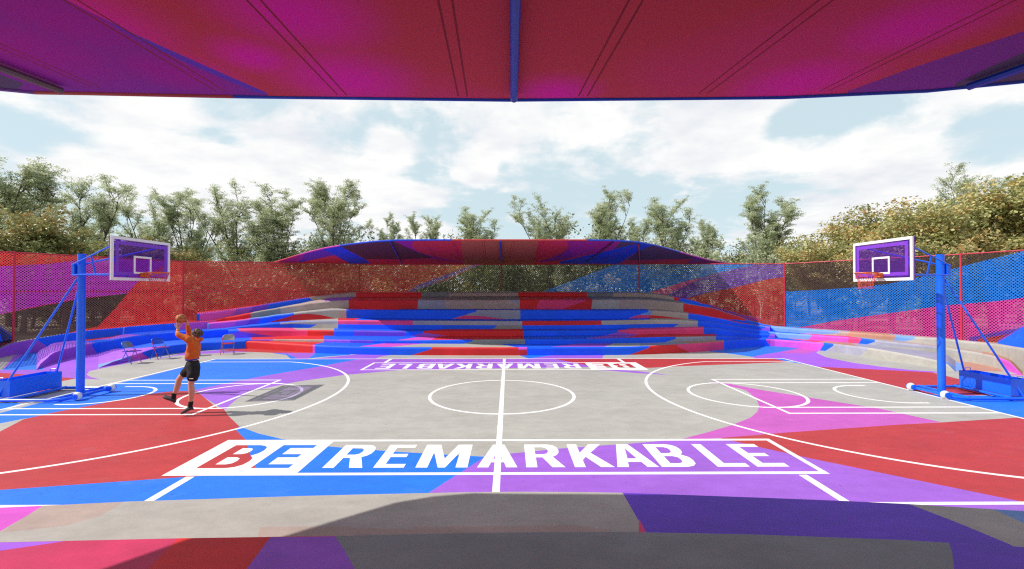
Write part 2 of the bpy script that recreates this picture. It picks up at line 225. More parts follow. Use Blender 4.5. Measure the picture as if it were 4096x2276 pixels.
 6: [(-120,-18.79,16.00,0.003),(-100,-18.96,16.30,0.075),(-50,-19.36,17.03,0.196),(0,-19.65,17.70,0.340),(27,-19.80,18.08,0.440),(50,-19.90,18.38,0.492),(100,-19.94,18.88,0.537),(149,-19.81,19.25,0.590),(200,-19.63,19.59,0.643),(250,-19.40,19.90,0.699),(300,-19.14,20.20,0.747),(315,-19.06,20.28,0.777),(345,-18.88,20.45,0.803),(400,-18.53,20.74,0.835),(450,-18.17,20.98,0.871),(500,-17.79,21.20,0.903),(516,-17.66,21.26,0.923),(550,-17.38,21.40,0.943),(600,-16.96,21.60,0.969),(650,-16.54,21.83,0.996),(700,-16.11,22.06,1.020),(750,-15.70,22.32,1.034),(782,-15.44,22.50,1.042),(800,-15.28,22.60,1.051),(849,-14.83,22.85,1.082),(877,-14.58,22.98,1.138),(900,-14.36,23.09,1.212),(950,-13.85,23.30,1.313),(1000,-13.33,23.51,1.428),(1050,-12.82,23.75,1.538),(1100,-12.30,23.99,1.632),(1124,-12.03,24.07,1.699),(1150,-11.72,24.15,1.762),(1200,-11.13,24.30,1.844),(1243,-10.61,24.43,1.931),(1300,-9.92,24.59,1.996),(1311,-9.78,24.62,2.030),(1350,-9.29,24.70,2.057),(1395,-8.71,24.78,2.078),(1450,-7.97,24.83,2.082),(1500,-7.30,24.85,2.080),(1550,-6.63,24.87,2.082),(1600,-5.95,24.88,2.085),(1650,-5.24,24.79,2.087),(1672,-4.93,24.74,2.089),(1700,-4.54,24.68,2.090),(1750,-3.85,24.58,2.092),(1800,-3.16,24.47,2.094),(1850,-2.48,24.36,2.095),(1900,-1.80,24.25,2.097),(1950,-1.13,24.12,2.099),(2000,-0.46,24.03,2.102),(2050,0.20,24.10,2.105),(2079,0.58,24.16,2.107),(2100,0.87,24.20,2.108),(2150,1.54,24.30,2.108),(2200,2.22,24.40,2.107),(2250,2.91,24.52,2.107),(2300,3.60,24.65,2.106),(2350,4.30,24.78,2.105),(2370,4.58,24.82,2.105),(2400,5.01,24.87,2.105),(2450,5.68,24.80,2.105),(2476,6.01,24.75,2.106),(2500,6.34,24.70,2.107),(2550,6.99,24.60,2.109),(2600,7.64,24.49,2.092),(2650,8.27,24.35,2.037),(2700,8.88,24.20,1.970),(2733,9.29,24.10,1.919),(2750,9.49,24.05,1.859),(2800,10.10,23.91,1.763),(2850,10.71,23.80,1.664),(2872,10.98,23.76,1.578),(2900,11.32,23.69,1.440),(2950,11.90,23.55,1.254),(2980,12.25,23.46,1.110),(3000,12.46,23.37,1.020),(3035,12.77,23.12,0.946),(3050,12.90,23.00,0.880),(3084,13.17,22.73,0.827),(3100,13.29,22.58,0.799),(3150,13.59,22.05,0.789),(3200,13.85,21.51,0.783),(3250,14.10,21.00,0.784),(3300,14.35,20.51,0.787),(3350,14.63,20.13,0.786),(3400,14.91,19.74,0.785),(3450,15.13,19.32,0.786),(3500,15.33,18.92,0.786),(3550,15.61,18.62,0.783),(3562,15.68,18.56,0.778),(3600,15.89,18.34,0.768),(3650,16.11,18.02,0.760),(3700,16.33,17.71,0.754),(3750,16.62,17.50,0.748),(3774,16.76,17.40,0.740),(3800,16.91,17.29,0.726),(3850,17.14,17.05,0.707),(3900,17.32,16.76,0.697),(3950,17.19,16.20,0.707),(3990,17.03,15.72,0.720),(4000,16.99,15.60,0.728),(4050,16.73,14.97,0.735),(4096,16.45,14.39,0.750),(4150,16.03,13.67,0.774),(4200,15.61,13.00,0.805)],
 7: [(787,-15.85,23.20,1.402),(800,-15.73,23.26,1.433),(850,-15.24,23.48,1.489),(900,-14.74,23.70,1.552),(931,-14.43,23.85,1.599),(950,-14.24,23.95,1.647),(1000,-13.73,24.21,1.719),(1050,-13.23,24.50,1.810),(1100,-12.71,24.79,1.912),(1150,-12.14,25.00,2.018),(1200,-11.54,25.20,2.120),(1243,-11.02,25.37,2.215),(1300,-10.33,25.60,2.301),(1350,-9.70,25.80,2.381),(1400,-9.06,25.98,2.441),(1425,-8.71,26.01,2.464),(1450,-8.36,26.02,2.466),(1500,-7.66,26.05,2.466),(1550,-6.95,26.08,2.466),(1600,-6.24,26.09,2.466),(1650,-5.51,26.02,2.466),(1689,-4.94,25.95,2.467),(1700,-4.78,25.93,2.467),(1750,-4.05,25.85,2.468),(1800,-3.33,25.77,2.469),(1850,-2.61,25.68,2.470),(1900,-1.90,25.60,2.471),(1950,-1.19,25.50,2.472),(2000,-0.49,25.42,2.473),(2050,0.21,25.45,2.473),(2100,0.91,25.50,2.473),(2150,1.62,25.55,2.473),(2200,2.33,25.61,2.472),(2250,3.05,25.70,2.472),(2300,3.77,25.80,2.471),(2348,4.47,25.90,2.470),(2400,5.23,25.97,2.467),(2450,5.92,25.88,2.464),(2500,6.61,25.75,2.462),(2543,7.19,25.64,2.458),(2600,7.95,25.48,2.426),(2650,8.57,25.25,2.348),(2696,9.14,25.03,2.233),(2750,9.81,24.85,2.097),(2790,10.31,24.73,1.987),(2800,10.43,24.70,1.895),(2850,11.05,24.55,1.779),(2872,11.32,24.48,1.667),(2900,11.65,24.39,1.548),(2940,12.09,24.20,1.430),(2950,12.21,24.15,1.334),(3000,12.73,23.87,1.224),(3035,13.02,23.57,1.134),(3050,13.14,23.43,1.100),(3096,13.51,23.04,1.088)],
}
# ------------------------------------------------------------------ court floor
G0 = lambda L: [at(x, y, 0) for x, y in L]
items = []
def reg(k, L): items.append((G0(L), k))
# -- surround of the court
reg('P', c1((-60,1035),(280,1035),(700,1033),(720,1015),(900,960),(1040,930),(1100,930),(1060,960),(760,1020),(640,1045),(620,1070),(650,1088),(720,1106),(545,1098),(250,1075),(-60,1052)))
reg('P', r1((-250,1085),(0,1030),(100,1000),(640,960),(1100,985),(700,1000),(400,1015),(0,1042),(-330,1110)))
reg('R', c1((-60,1052),(250,1075),(545,1098),(440,1118),(430,1190),(-60,1200)))
reg('B', c1((-80,1275),(150,1275),(0,1330),(-80,1350)))
reg('P2', c1((-60,1035),(0,950),(180,900),(700,760),(1000,830),(1000,880),(720,960),(700,1034)))
reg('B', r5((-200,1040),(-100,900),(30,1030),(400,760),(800,650),(700,800),(640,1024),(530,1026),(40,1030)))
reg('G', r5((-300,1040),(-200,800),(0,700),(420,760),(200,830),(35,1030)))
reg('R', r1((640,960),(1035,925),(2070,1000),(1440,998),(1100,985)))
reg('B', r1((1420,1000),(2060,1000),(2070,960),(2576,960),(2576,1030),(2250,1050),(1880,1090),(1700,1085),(1640,1030)))
reg('P', r2((-160,1085),(0,1068),(480,1022),(960,1030),(800,1060),(740,1085)))
reg('P', r1((1430,998),(1640,1010),(1760,1060),(1775,1088),(1950,1088),(2050,1020),(2060,998)))
reg('B', r3((285,1036),(760,1036),(420,1082),(400,1075)))
reg('P', r3((420,1084),(760,1034),(1535,1030),(1510,1060),(1506,1084)))
reg('B', r4((850,975),(1085,930),(1770,880),(2200,930),(1500,1058),(1420,1045),(1150,1008)))
reg('P2', r4((1500,1056),(2190,932),(2330,930),(2620,960),(2480,970),(2440,1000),(2576,1060),(2900,1140),(3400,1230),(3000,1215),(2350,1180),(1950,1082),(1560,1082)))
reg('P2', r6((-10,600),(-10,455),(225,455),(185,490),(300,545),(600,605),(950,655),(1300,692),(1700,716),(1500,722),(900,695),(215,655)))
reg('M', r4((1930,1000),(2190,932),(2330,925),(2500,955),(2300,1010)))
reg('R', r6((205,652),(800,680),(1510,716),(1850,800),(2050,860),(2560,900),(2600,960),(1900,985),(1250,960)))
reg('B', c4((1000,1180),(1180,1216),(1900,1226),(1900,1420),(1832,1392)))
reg('O', r6((1640,560),(1900,560),(2250,640),(2345,706),(1850,706),(1885,650),(1850,600)))
reg('S', r6((1640,590),(1780,590),(1870,620),(1888,650),(1840,705),(1790,706)))
reg('M', r6((2290,748),(2576,736),(2800,730),(2800,760)))
reg('O', r6((2390,605),(2700,560),(2800,700),(2576,730)))
# -- inside the lines
reg('G', [(862,1436),(3131,1434),(4200,1700),(4700,2100),(-900,2300),(-900,1860)])
reg('B', c1((1545,958),(2100,958),(2595,960),(2272,1015),(1832,1105),(1400,1185),(1250,1192),(1100,1213),(870,1252),(600,1310),(350,1360),(170,1386),(0,1420),(-500,1500),(-500,1470)))
reg('P', c2((750,957),(2000,957),(2124,957),(2500,1010),(2400,1016),(1832,1024),(1040,1037),(640,1072),(300,1120),(0,1180),(-132,1240),(-190,1290),(-214,1318),(-236,1318),(-452,1183),(-440,1180),(0,1090),(440,1015)))
reg('R', c7((990,208),(1098,296),(1125,296),(1135,310),(1150,332),(1205,385),(1235,450),(1290,600),(1300,640),(1000,634),(0,704),(-900,770),(-900,480),(0,410),(120,348),(250,318),(420,286),(610,250),(760,220),(880,205)))
reg('B', c7((1205,384),(1300,420),(1420,448),(1670,487),(2000,512),(2200,524),(2440,537),(2165,713),(1900,900),(-900,1000),(-900,770),(0,704),(1000,634),(1300,612),(1270,560),(1235,450),(1185,400)))
reg('P', c8((-140,526),(0,520),(250,495),(600,470),(780,455),(860,446),(1080,446),(1250,490),(1500,545),(2560,762),(2900,830),(2900,900),(-700,900),(-410,713),(-136,537)))
reg('R', c8((1045,443),(1100,455),(1250,490),(1500,545),(2560,762),(3400,930),(3400,280),(2576,338),(2160,364),(1950,375),(1380,415)))
reg('M', c8((1066,165),(1250,200),(1500,240),(1850,295),(2160,363),(1950,375),(1380,415),(1050,443),(780,455),(860,446),(980,415),(1100,380),(1200,340),(1235,310),(1243,280),(1230,245),(1180,205)))
reg('M', c8((990,154),(1070,168),(1180,200),(1090,182)))
reg('R', c3((300,957),(1924,957),(1990,975),(1932,983),(1400,1003),(1160,1012),(990,1022),(700,1014),(540,1004)))
reg('B', c4((40,956),(110,956),(275,998),(130,975)))
reg('P', c3((560,1035),(740,1035),(900,1046),(1132,1074),(900,1060),(700,1042)))
# -- white markings
XL, XR, YN, YF, YM, XM = -11.13, 10.50, 5.57, 17.34, 11.46, -.166
def W(*p, w=LW): items.append(line(list(p), w))
items.append(ring([(XL,YN),(XR,YN),(XR,YF),(XL,YF)]))
W((XM,YN),(XM,YF), w=.10)
items.append(ring(arc(XM, 11.42, 1.79, 0, 360, 72)[:-1]))
for sx, xb, cx, xf in ((1, XL, -9.9, -6.66), (-1, XR, 9.25, 5.97)):
    r = 5.54; dy = 5.18; a = math.degrees(math.asin(dy/r))
    A = [(cx+sx*r*math.cos(rad(t)), YM+r*math.sin(rad(t))) for t in np.linspace(-a, a, 70)]
    items.append(line([(xb, YM-dy)]+A+[(xb, YM+dy)]))
    for yy in (9.64, 13.30): W((xb,yy),(xf,yy))
    for yy in (10.13, 12.81): W((xb,yy),(xf+.3*sx,yy))
    W((xf,9.60),(xf,13.34))
    items.append(ring(arc(xf, YM, 1.34, 0, 360, 60)[:-1]))
    rc = xb+sx*1.08
    items.append(line([(rc-sx*.35, YM-.96)]+[(rc+sx*.96*math.cos(rad(t)), YM+.96*math.sin(rad(t))) for t in np.linspace(-90, 90, 40)]+[(rc-sx*.35, YM+.96)]))
# -- lettering (upright on the floor, 0..w by 0..1)
def rr(*p): return [p]
GLY = {
 'E': (.78, [[(0,0),(1,0),(1,.145),(.33,.145),(.33,.43),(.88,.43),(.88,.57),(.33,.57),(.33,.855),(1,.855),(1,1),(0,1)]], []),
 'L': (.74, [[(0,0),(1,0),(1,.145),(.33,.145),(.33,1),(0,1)]], []),
 'R': (.92, [[(0,0),(.29,0),(.29,.40),(.47,.40),(.68,0),(1.02,0),(.76,.43),(.88,.5),(.95,.6),(.97,.72),(.94,.85),(.85,.95),(.68,1),(0,1)]], [[(.29,.54),(.52,.54),(.62,.58),(.67,.69),(.62,.81),(.52,.86),(.29,.86)]]),
 'M': (1.2, [[(0,0),(.23,0),(.23,.64),(.43,.0),(.57,.0),(.77,.64),(.77,0),(1,0),(1,1),(.69,1),(.5,.36),(.31,1),(0,1)]], []),
 'A': (1.0, [[(0,0),(.28,0),(.335,.2),(.665,.2),(.72,0),(1,0),(.66,1),(.34,1)]], [[(.385,.345),(.615,.345),(.5,.80)]]),
 'K': (1.0, [[(0,0),(.28,0),(.28,.28),(.39,.42),(.67,0),(1.02,0),(.58,.60),(.98,1),(.63,1),(.28,.60),(.28,1),(0,1)]], []),
 'B': (.9, [[(0,0),(.66,0),(.83,.04),(.94,.13),(.97,.27),(.94,.40),(.8,.51),(.9,.61),(.93,.74),(.9,.87),(.8,.96),(.64,1),(0,1)]], [[(.30,.145),(.54,.145),(.64,.19),(.67,.29),(.64,.39),(.53,.44),(.30,.44)], [(.30,.575),(.51,.575),(.60,.62),(.63,.715),(.60,.81),(.51,.855),(.30,.855)]])}
def rot180(P): return [(2*(-.15)-x, 2*11.46-y) for x, y in P]
for T in (lambda P: P, rot180):
    y0, y1 = 6.74, 7.73
    def glyph(ch, xa, xb):
        w, outs, holes = GLY[ch]
        f = lambda P: T([(xa+x*(xb-xa), y0+y*(y1-y0)) for x, y in P])
        return [f(o) for o in outs], [f(h) for h in holes]
    pan = []; cnt = []
    for ch, a, b in (('B',-4.60,-3.95), ('E',-3.80,-3.24)):
        o, h = glyph(ch, a, b); pan += o; cnt += h
    items.append((T([(-4.90,6.47),(-3.03,6.47),(-3.03,8.0),(-4.90,8.0)]), 'W', pan))
    for h in cnt: items.append((h, 'W'))
    items.append((T([(-3.04,6.47),(4.58,6.47),(4.58,8.0),(-3.04,8.0)]), 'W', [T([(-3.04,6.56),(4.49,6.56),(4.49,7.91),(-3.04,7.91)])]))
    for ch, a, b in zip('REMARKABLE', (-2.75,-2.0,-1.38,-.47,.26,.98,1.61,2.27,3.10,3.69), (-2.17,-1.55,-.61,.13,.83,1.56,2.23,2.86,3.58,4.17)):
        o, h = glyph(ch, a, b)
        for q in o: items.append((q, 'W', h))
    for xx in (-4.47, 4.17):
        items.append((T([(xx-.06,5.58),(xx+.06,5.58),(xx+.06,6.44),(xx-.06,6.44)]), 'W'))
FENCE = [(-21.5,12.0,.72,4.15),(-20.3,18.8,.73,4.17),(-16.83,23.6,.95,4.10),(-8.81,26.9,2.54,4.20),(-.44,26.9,2.55,4.21),(7.70,26.8,2.53,4.16),(13.77,22.6,.77,3.93),(17.33,17.3,.70,3.99),(19.0,11.5,.70,4.02)]
region = [(-22.5,-4),(21,-4)]+[(x*1.004, y+.1) for x, y, *_ in FENCE[::-1]]
V, fs, ks = paint(region, items, 'G')
court = painted_mesh('court_floor', [(v[0], v[1], 0) for v in V], fs, ks, courtpaint)
tag(court, 'concrete basketball court painted in blue, red, purple and grey shapes with white markings', 'court', kind='structure')
# earth outside, out to the horizon
gm, nt, b = newmat('park_ground')
geo = nt.nodes.new('ShaderNodeNewGeometry')
n1 = noise(nt, .12, 6, .65, geo.outputs['Position']); n2 = noise(nt, 1.7, 6, .7, geo.outputs['Position'])
c = mixcol(nt, maprange(nt, n1.outputs['Fac'], .44, .56, 0, 1), (.30,.23,.16), (.09,.085,.04))
c = mixcol(nt, maprange(nt, n2.outputs['Fac'], .35, .7, 0, .7), c, (.17,.12,.075))
nt.links.new(c, b.inputs['Base Color']); b.inputs['Roughness'].default_value = .95
tag(mesh('ground', [(-900,-300,-.03),(900,-300,-.03),(900,1500,-.03),(-900,1500,-.03)], [(0,1,2,3)], [gm]), 'dry leaf strewn park earth beyond the fence', 'ground', kind='structure')
# ------------------------------------------------------------------ stepped seating round the court (plan and heights surveyed per sight line)
TAB = {k: np.array(v, float) for k, v in TIERS.items()}
def tv(k, px):
    a = TAB[k]; return tuple(np.interp(px, a[:,0], a[:,j]) for j in (1,2,3))
def has(k, px): return TAB[k][0,0] <= px <= TAB[k][-1,0]
def zbelow(k, px):
    for j in range(k-1, 0, -1):
        if has(j, px): return tv(j, px)[2]
    return 0.0
def fenceY(px):
    v = ray(px, 1160); d = (v[0]/v[1])
    for (xa,ya,*_), (xb,yb,*_) in zip(FENCE, FENCE[1:]):
        da, db = xa/ya, xb/yb
        if da <= d <= db or (xa == FENCE[0][0] and d < da) or (xb == FENCE[-1][0] and d > db):
            den = (xb-xa)-d*(yb-ya); t = (d*ya-xa)/den
            return ya+t*(yb-ya)
def nextY(k, px):
    Y = tv(k, px)[1]
    for j in range(k+1, 8):
        if has(j, px) and tv(j, px)[1] > Y+.04: return tv(j, px)[1]
    return max(fenceY(px)+.05, Y+.1)
RIS = { # colour runs along each riser: (colour, where it ends at the foot, where it ends at the top), then odd shapes (px, t)
 1: ([('R',1251,1251),('M',1260,1260),('B',1645,1724),('R',2108,2108),('B',2516,2595),('R',2758,2709),('K',2896,2896),('B',3081,3065),('M',3279,3294),('B',3301,3334),('C',3440,3470),('G',9999,9999)],
     [('M',[(2074,.9),(2108,.9),(2108,1.0),(2074,1.0)])]),
 2: ([('P',534,528),('M',598,570),('B',1004,1004),('P',1075,1092),('T',1296,1296),('P',1400,1400),('V',1490,1490),('B',1852,1890),('G2',2100,2100),('B',2660,2703),('L',2864,2864),('B',9999,9999)], []),
 3: ([('B',912,912),('V',1108,955),('K',1230,1230),('R',1336,1336),('B',1412,1417),('V',1620,1620),('B',1640,1694),('R',2092,2092),('B',2429,2473),('K',2814,2814),('B',3070,3078),('P2',9999,9999)],
     [('P',[(1640,0),(1694,1),(1793,0)]),('P',[(2429,0),(2473,1),(2543,0)]),('B',[(911,1),(955,1),(911,.55)])]),
 4: ([('P',386,367),('B',1238,1284),('G',1352,1352),('B',1971,2003),('G2',2089,2089),('B',2695,2731),('L',2792,2792),('B',3085,3074),('S',3232,3245),('M',3393,3394),('K',3433,3443),('B',3468,3499),('C',3510,3746),('G',4035,3986),('M',9999,9999)],
     [('L',[(1120,1),(1352,1),(1352,.62),(1240,.66)]),('K',[(1352,1),(1650,1),(1653,.62),(1352,.62)]),('L',[(1650,1),(2089,1),(2089,.6),(1653,.62)]),('R',[(2089,1),(2405,1),(2408,.58),(2089,.58)]),('G',[(2405,1),(2792,1),(2792,.6),(2408,.58)])]),
 5: ([('S',836,836),('M',930,945),('P',985,1000),('V',1030,1040),('B',1067,1176),('G',1385,1385),('B',1809,1906),('L',2082,2082),('B',2513,2592),('S',2596,2608),('T',2753,2753),('B',3027,3062),('P',9999,9999)],
     [('R',[(1067,0),(1173,.97),(1230,.9),(1280,.6),(1345,0)]),('K',[(1809,0),(1857,.46),(1930,.38),(2027,0)]),('K',[(2513,0),(2557,.52),(2602,.5),(2594,0)]),('R',[(2594,0),(2602,.5),(2650,.38),(2700,.2),(2752,0)])]),
 6: ([('P',187,149),('B',490,492),('S',496,498),('B',517,519),('B',712,712),('M',868,866),('R',1004,1002),('G2',1124,1122),('T',1395,1395),('R',1670,1672),('L',1784,1784),('T',2079,2079),('R',2145,2157),('K',2250,2340),('R',2365,2370),('G',2476,2476),('T',2733,2733),('R',2910,2981),('B',3104,3084),('S',3280,3356),('G',3342,3357),('T',3383,3393),('O',3560,3560),('O',3574,3581),('S',3617,3659),('G',9999,9999)],
     [('L',[(2040,1),(2079,1),(2079,.5)])]),
 7: ([('B',799,799),('M',925,945),('P',990,1010),('V',1060,1080),('B',1255,1124),('T',1424,1424),('R',1689,1687),('G2',1797,1797),('T',2073,2073),('R',2350,2348),('G2',2452,2452),('T',2696,2696),('R',2697,2720),('B',3014,3040),('O',9999,9999)],
     [('B',[(1120,1),(1240,1),(1262,.25),(1250,0),(1200,0)])])}
TRD = { # the same along each seat top: front edge, back edge
 1: ([('R',1251,1296),('B',1441,1534),('M',1569,1690),('G',2060,2000),('B',2208,2300),('P',2420,2455),('G',2560,2560),('L',2752,2690),('O',2896,2896),('B',3235,3150),('K',3270,3300),('O',3430,3400),('C',9999,9999)], [('S',[(3770,-.1),(3830,-.1),(3830,.4),(3790,.2)])]),
 2: ([('P2',666,462),('B',1003,1003),('R',1296,1296),('B',1590,1691),('M',1724,1760),('R',2094,2092),('B',2345,2430),('P',2500,2560),('R',2864,2864),('B',9999,9999)], [('S',[(394,-.1),(540,-.1),(500,.04),(440,.07),(394,.2)])]),
 3: ([('B',955,945),('K',1185,1170),('T',1336,1336),('B',1700,1784),('R',2092,2092),('B',2500,2516),('K',2814,2814),('B',9999,9999)], []),
 4: ([('P2',380,300),('B',480,330),('P2',560,500),('B',1240,1150),('G',1352,1352),('R',1420,1440),('B',2600,2600),('T',2792,2792),('B',3200,3235),('K',3445,3400),('T',3760,3640),('T',3930,3930),('O',9999,9999)], [('R',[(345,.6),(345,1.1),(490,1.1),(470,.75)])]),
 5: ([('K',1000,1000),('S',1175,1175),('G',1385,1385),('K',1600,1600),('B',2082,2082),('P',2365,2365),('B',2592,2592),('T',2753,2753),('K',3000,3000),('T',9999,9999)], []),
 6: ([('G2',56,56),('G',240,240),('B',330,200),('R',470,330),('R',720,540),('R',1010,1010),('T',1300,1300),('P',1395,1420),('R',1672,1695),('G2',2079,2075),('R',2370,2352),('G2',2733,2733),('S',3250,3250),('C',3400,3400),('O',3560,3560),('C',3660,3660),('T',9999,9999)], []),
 7: ([('K',1050,1050),('P',1230,1230),('T',1424,1424),('R',1690,1690),('G2',2073,2073),('R',2347,2345),('G2',2690,2690),('M',3040,3040),('R',9999,9999)], [])}
def runs(lst, lo, hi, t0, t1):
    """slanted colour runs -> quads between t0 and t1 (ends are given at t=0 and t=1)"""
    out = []; a0 = a1 = lo-50
    for k, b0, b1 in lst:
        f = lambda e0, e1, t: (min(max(e0+(e1-e0)*t, lo-60), hi+60))/100
        out.append(([(f(a0,a1,t0),t0),(f(b0,b1,t0),t0),(f(b0,b1,t1),t1),(f(a0,a1,t1),t1)], k)); a0, a1 = b0, b1
    return out
stand = empty('grandstand', (-.3, 20, 0), 0, 'painted concrete grandstand of stepped curving tiers wrapping round the far side of the court', 'grandstand')
INV = Matrix.Translation((.3, -20, 0))
def nose(k, px):
    return max(.002, min(.085, .42*(tv(k, px)[2]-zbelow(k, px))))
ENDS = sorted({e for k in TAB for e in (TAB[k][0,0], TAB[k][-1,0])})
for k in range(1, 8):
    lo, hi = TAB[k][0,0], TAB[k][-1,0]
    st = sorted(set(TAB[k][:,0]) | {e+d for e in ENDS for d in (-.6,.6) if lo < e+d < hi})
    vs = []; fs = []; ks = []
    def put(V, F, K, f3):
        n = len(vs); vs.extend(INV @ Vector(f3(v[0]*100, v[1])) for v in V); fs.extend(tuple(a+n for a in f) for f in F); ks.extend(K)
    # riser
    ex = [((p/100,-.3),(p/100,1)) for p in st[1:-1]] + [((lo/100,0),(hi/100,0))]
    its = runs(RIS[k][0], lo, hi, -.3, 1.0) + [([(p/100, t) for p, t in P], c) for c, P in RIS[k][1]]
    V, F, K = paint([(lo/100,-.3),(hi/100,-.3),(hi/100,1),(lo/100,1)], its, 'G', ex)
    def fr(px, t):
        px = min(max(px, lo), hi); X, Y, z = tv(k, px); zb = min(zbelow(k, px), z-.01); ztop = max(z-nose(k, px), zb+.002)
        return (X, Y, zb+(ztop-zb)*t if t >= 0 else zb+t)
    put(V, F, K, fr)
    # rounded nosing and seat top
    ex = [((p/100,-.1),(p/100,1.6)) for p in st[1:-1]] + [((lo/100,t),(hi/100,t)) for t in (-.083,-.067,-.05,-.033,-.017,0,.04,.96,1)]
    its = runs(TRD[k][0], lo, hi, -.1, 1.6) + [([(p/100, t) for p, t in P], c) for c, P in TRD[k][1]]
    a0 = lo-50
    for c, b0, b1 in RIS[k][0]:      # the riser's paint runs on over the nosing
        e = min(max(b1, lo-60), hi+60); its.append(([(a0/100,-.1),(e/100,-.1),(e/100,-.02),(a0/100,-.02)], c)); a0 = e
    for c, P in RIS[k][1]:
        q = sorted(p_ for p_, t in P if t >= .97)
        if len(q) > 1: its.append(([(q[0]/100,-.1),(q[-1]/100,-.1),(q[-1]/100,-.02),(q[0]/100,-.02)], c))
    V, F, K = paint([(lo/100,-.1),(hi/100,-.1),(hi/100,1.6),(lo/100,1.6)], its, 'G', ex)
    def ft(px, t):
        px = min(max(px, lo), hi); X, Y, z = tv(k, px); R = math.hypot(X, Y); sl = .12 if k == 6 and z > 1.75 else (.04 if k == 7 else 0)
        if k == 6: sl *= min(1, max(0, (z-1.75)/.25))
        if t < 0:
            u = (t+.1)/.1; th = u*math.pi/2; rn = nose(k, px); d = rn*(1-math.cos(th)); zz = max(z-rn, zbelow(k, px)+.002); zz = zz+(z-zz)*math.sin(th)
            return (X*(1+d/R), Y*(1+d/R), zz)
        yn = nextY(k, px); rn = nose(k, px); d = rn/R+t*max(yn/Y-1-rn/R, .004)
        if t > 1: d = min(d, max((fenceY(px)+.12)/Y-1, (yn/Y-1)+.002))
        return (X*(1+d), Y*(1+d), z+sl*Y*d-(.004 if t > 1 else 0))
    put(V, F, K, ft)
    # end faces
    for px, flip in ((lo, 0), (hi, 1)):
        X, Y, z = tv(k, px)
        if z-zbelow(k, px) < .08: continue
        zb = zbelow(k, px)-.2; yn = max(nextY(k, px), Y+.3)/Y; n = len(vs)
        vs.extend(INV @ Vector(q) for q in ((X,Y,zb),(X,Y,z-.02),(X*yn,Y*yn,z-.004),(X*yn,Y*yn,zb))); fs.append((n,n+1,n+2,n+3) if flip else (n+3,n+2,n+1,n)); ks.append(RIS[k][0][0 if not flip else -1][0])
    painted_mesh('tier', vs, fs, ks, concrete, stand, True)
# ------------------------------------------------------------------ the near stand, in the shade of its canopy
near = empty('grandstand', (0, 2.5, 0), 0, 'shaded grey and purple concrete seating tiers in the foreground below the camera', 'grandstand')
E1 = [at(x, y, .33) for x, y in c7((-900,850),(-300,806),(0,789),(225,779),(640,758),(1500,730),(1900,720),(2310,711))+c8((0,708),(300,709),(550,713),(1300,740),(1675,755),(2000,771),(2576,806),(2900,830),(3600,900))]
E2 = [at(x, y, .50) for x, y in c7((-900,1010),(-300,978),(0,962),(900,941),(1700,928),(2300,914))+c8((0,910),(550,908),(1200,921),(2000,951),(2576,985),(3000,1015),(3600,1075))]
def near_tier(edge, back, z, zb, its, base):
    n = len(edge); V3 = []; F3 = []; K3 = []
    inner = [(x*(1-.03/math.hypot(x,y)), y*(1-.03/math.hypot(x,y))) for x, y in edge]
    reg_ = inner + back
    V, F, K = paint(reg_ if True else reg_, its, base)
    V3 = [Vector((v[0], v[1]-2.5, z)) for v in V]; F3 = list(F); K3 = list(K)
    prof = [(0,zb),(0,z-.03)]+[(.03*(1-math.cos(a)), z-.03+.03*math.sin(a)) for a in (rad(30),rad(60),rad(90))]
    m = len(V3)
    for x, y in edge:
        for d, zz in prof: V3.append(Vector((x*(1-d/math.hypot(x,y)), y*(1-d/math.hypot(x,y))-2.5, zz)))
    P = len(prof)
    for i in range(n-1):
        mid = ((inner[i][0]+inner[i+1][0])/2, (inner[i][1]+inner[i+1][1])/2-.03); k = base
        for it in its:
            if inside(mid, it[0]): k = it[1]
        for j in range(P-1): F3.append((m+i*P+j, m+i*P+j+1, m+(i+1)*P+j+1, m+(i+1)*P+j)); K3.append(k)
    painted_mesh('tier', V3, F3, K3, concrete, near, False)
Z = lambda z, L: [at(x, y, z) for x, y in L]
def zz(k, z, L): return (Z(z, L), k)
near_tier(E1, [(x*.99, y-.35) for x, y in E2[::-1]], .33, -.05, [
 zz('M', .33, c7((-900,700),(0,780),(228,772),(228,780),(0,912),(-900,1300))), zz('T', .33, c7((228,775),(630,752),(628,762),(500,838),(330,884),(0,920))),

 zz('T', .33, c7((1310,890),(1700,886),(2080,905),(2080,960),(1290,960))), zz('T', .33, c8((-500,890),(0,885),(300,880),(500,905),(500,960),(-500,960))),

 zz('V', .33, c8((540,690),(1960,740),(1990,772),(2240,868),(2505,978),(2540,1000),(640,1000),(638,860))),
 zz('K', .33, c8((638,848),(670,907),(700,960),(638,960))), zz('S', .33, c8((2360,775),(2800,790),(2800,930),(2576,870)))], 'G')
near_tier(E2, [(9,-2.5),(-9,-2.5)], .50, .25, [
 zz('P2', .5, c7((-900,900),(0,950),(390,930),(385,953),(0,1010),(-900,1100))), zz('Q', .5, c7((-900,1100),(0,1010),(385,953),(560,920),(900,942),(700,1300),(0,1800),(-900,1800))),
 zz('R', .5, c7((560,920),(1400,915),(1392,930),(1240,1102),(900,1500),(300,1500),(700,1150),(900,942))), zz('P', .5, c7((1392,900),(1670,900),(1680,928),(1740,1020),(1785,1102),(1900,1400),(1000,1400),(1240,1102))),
 zz('V', .5, c8((2190,900),(2195,958),(2215,1020),(2225,1102),(2300,1500),(3600,1500),(3600,1000),(2576,940)))], 'G2')
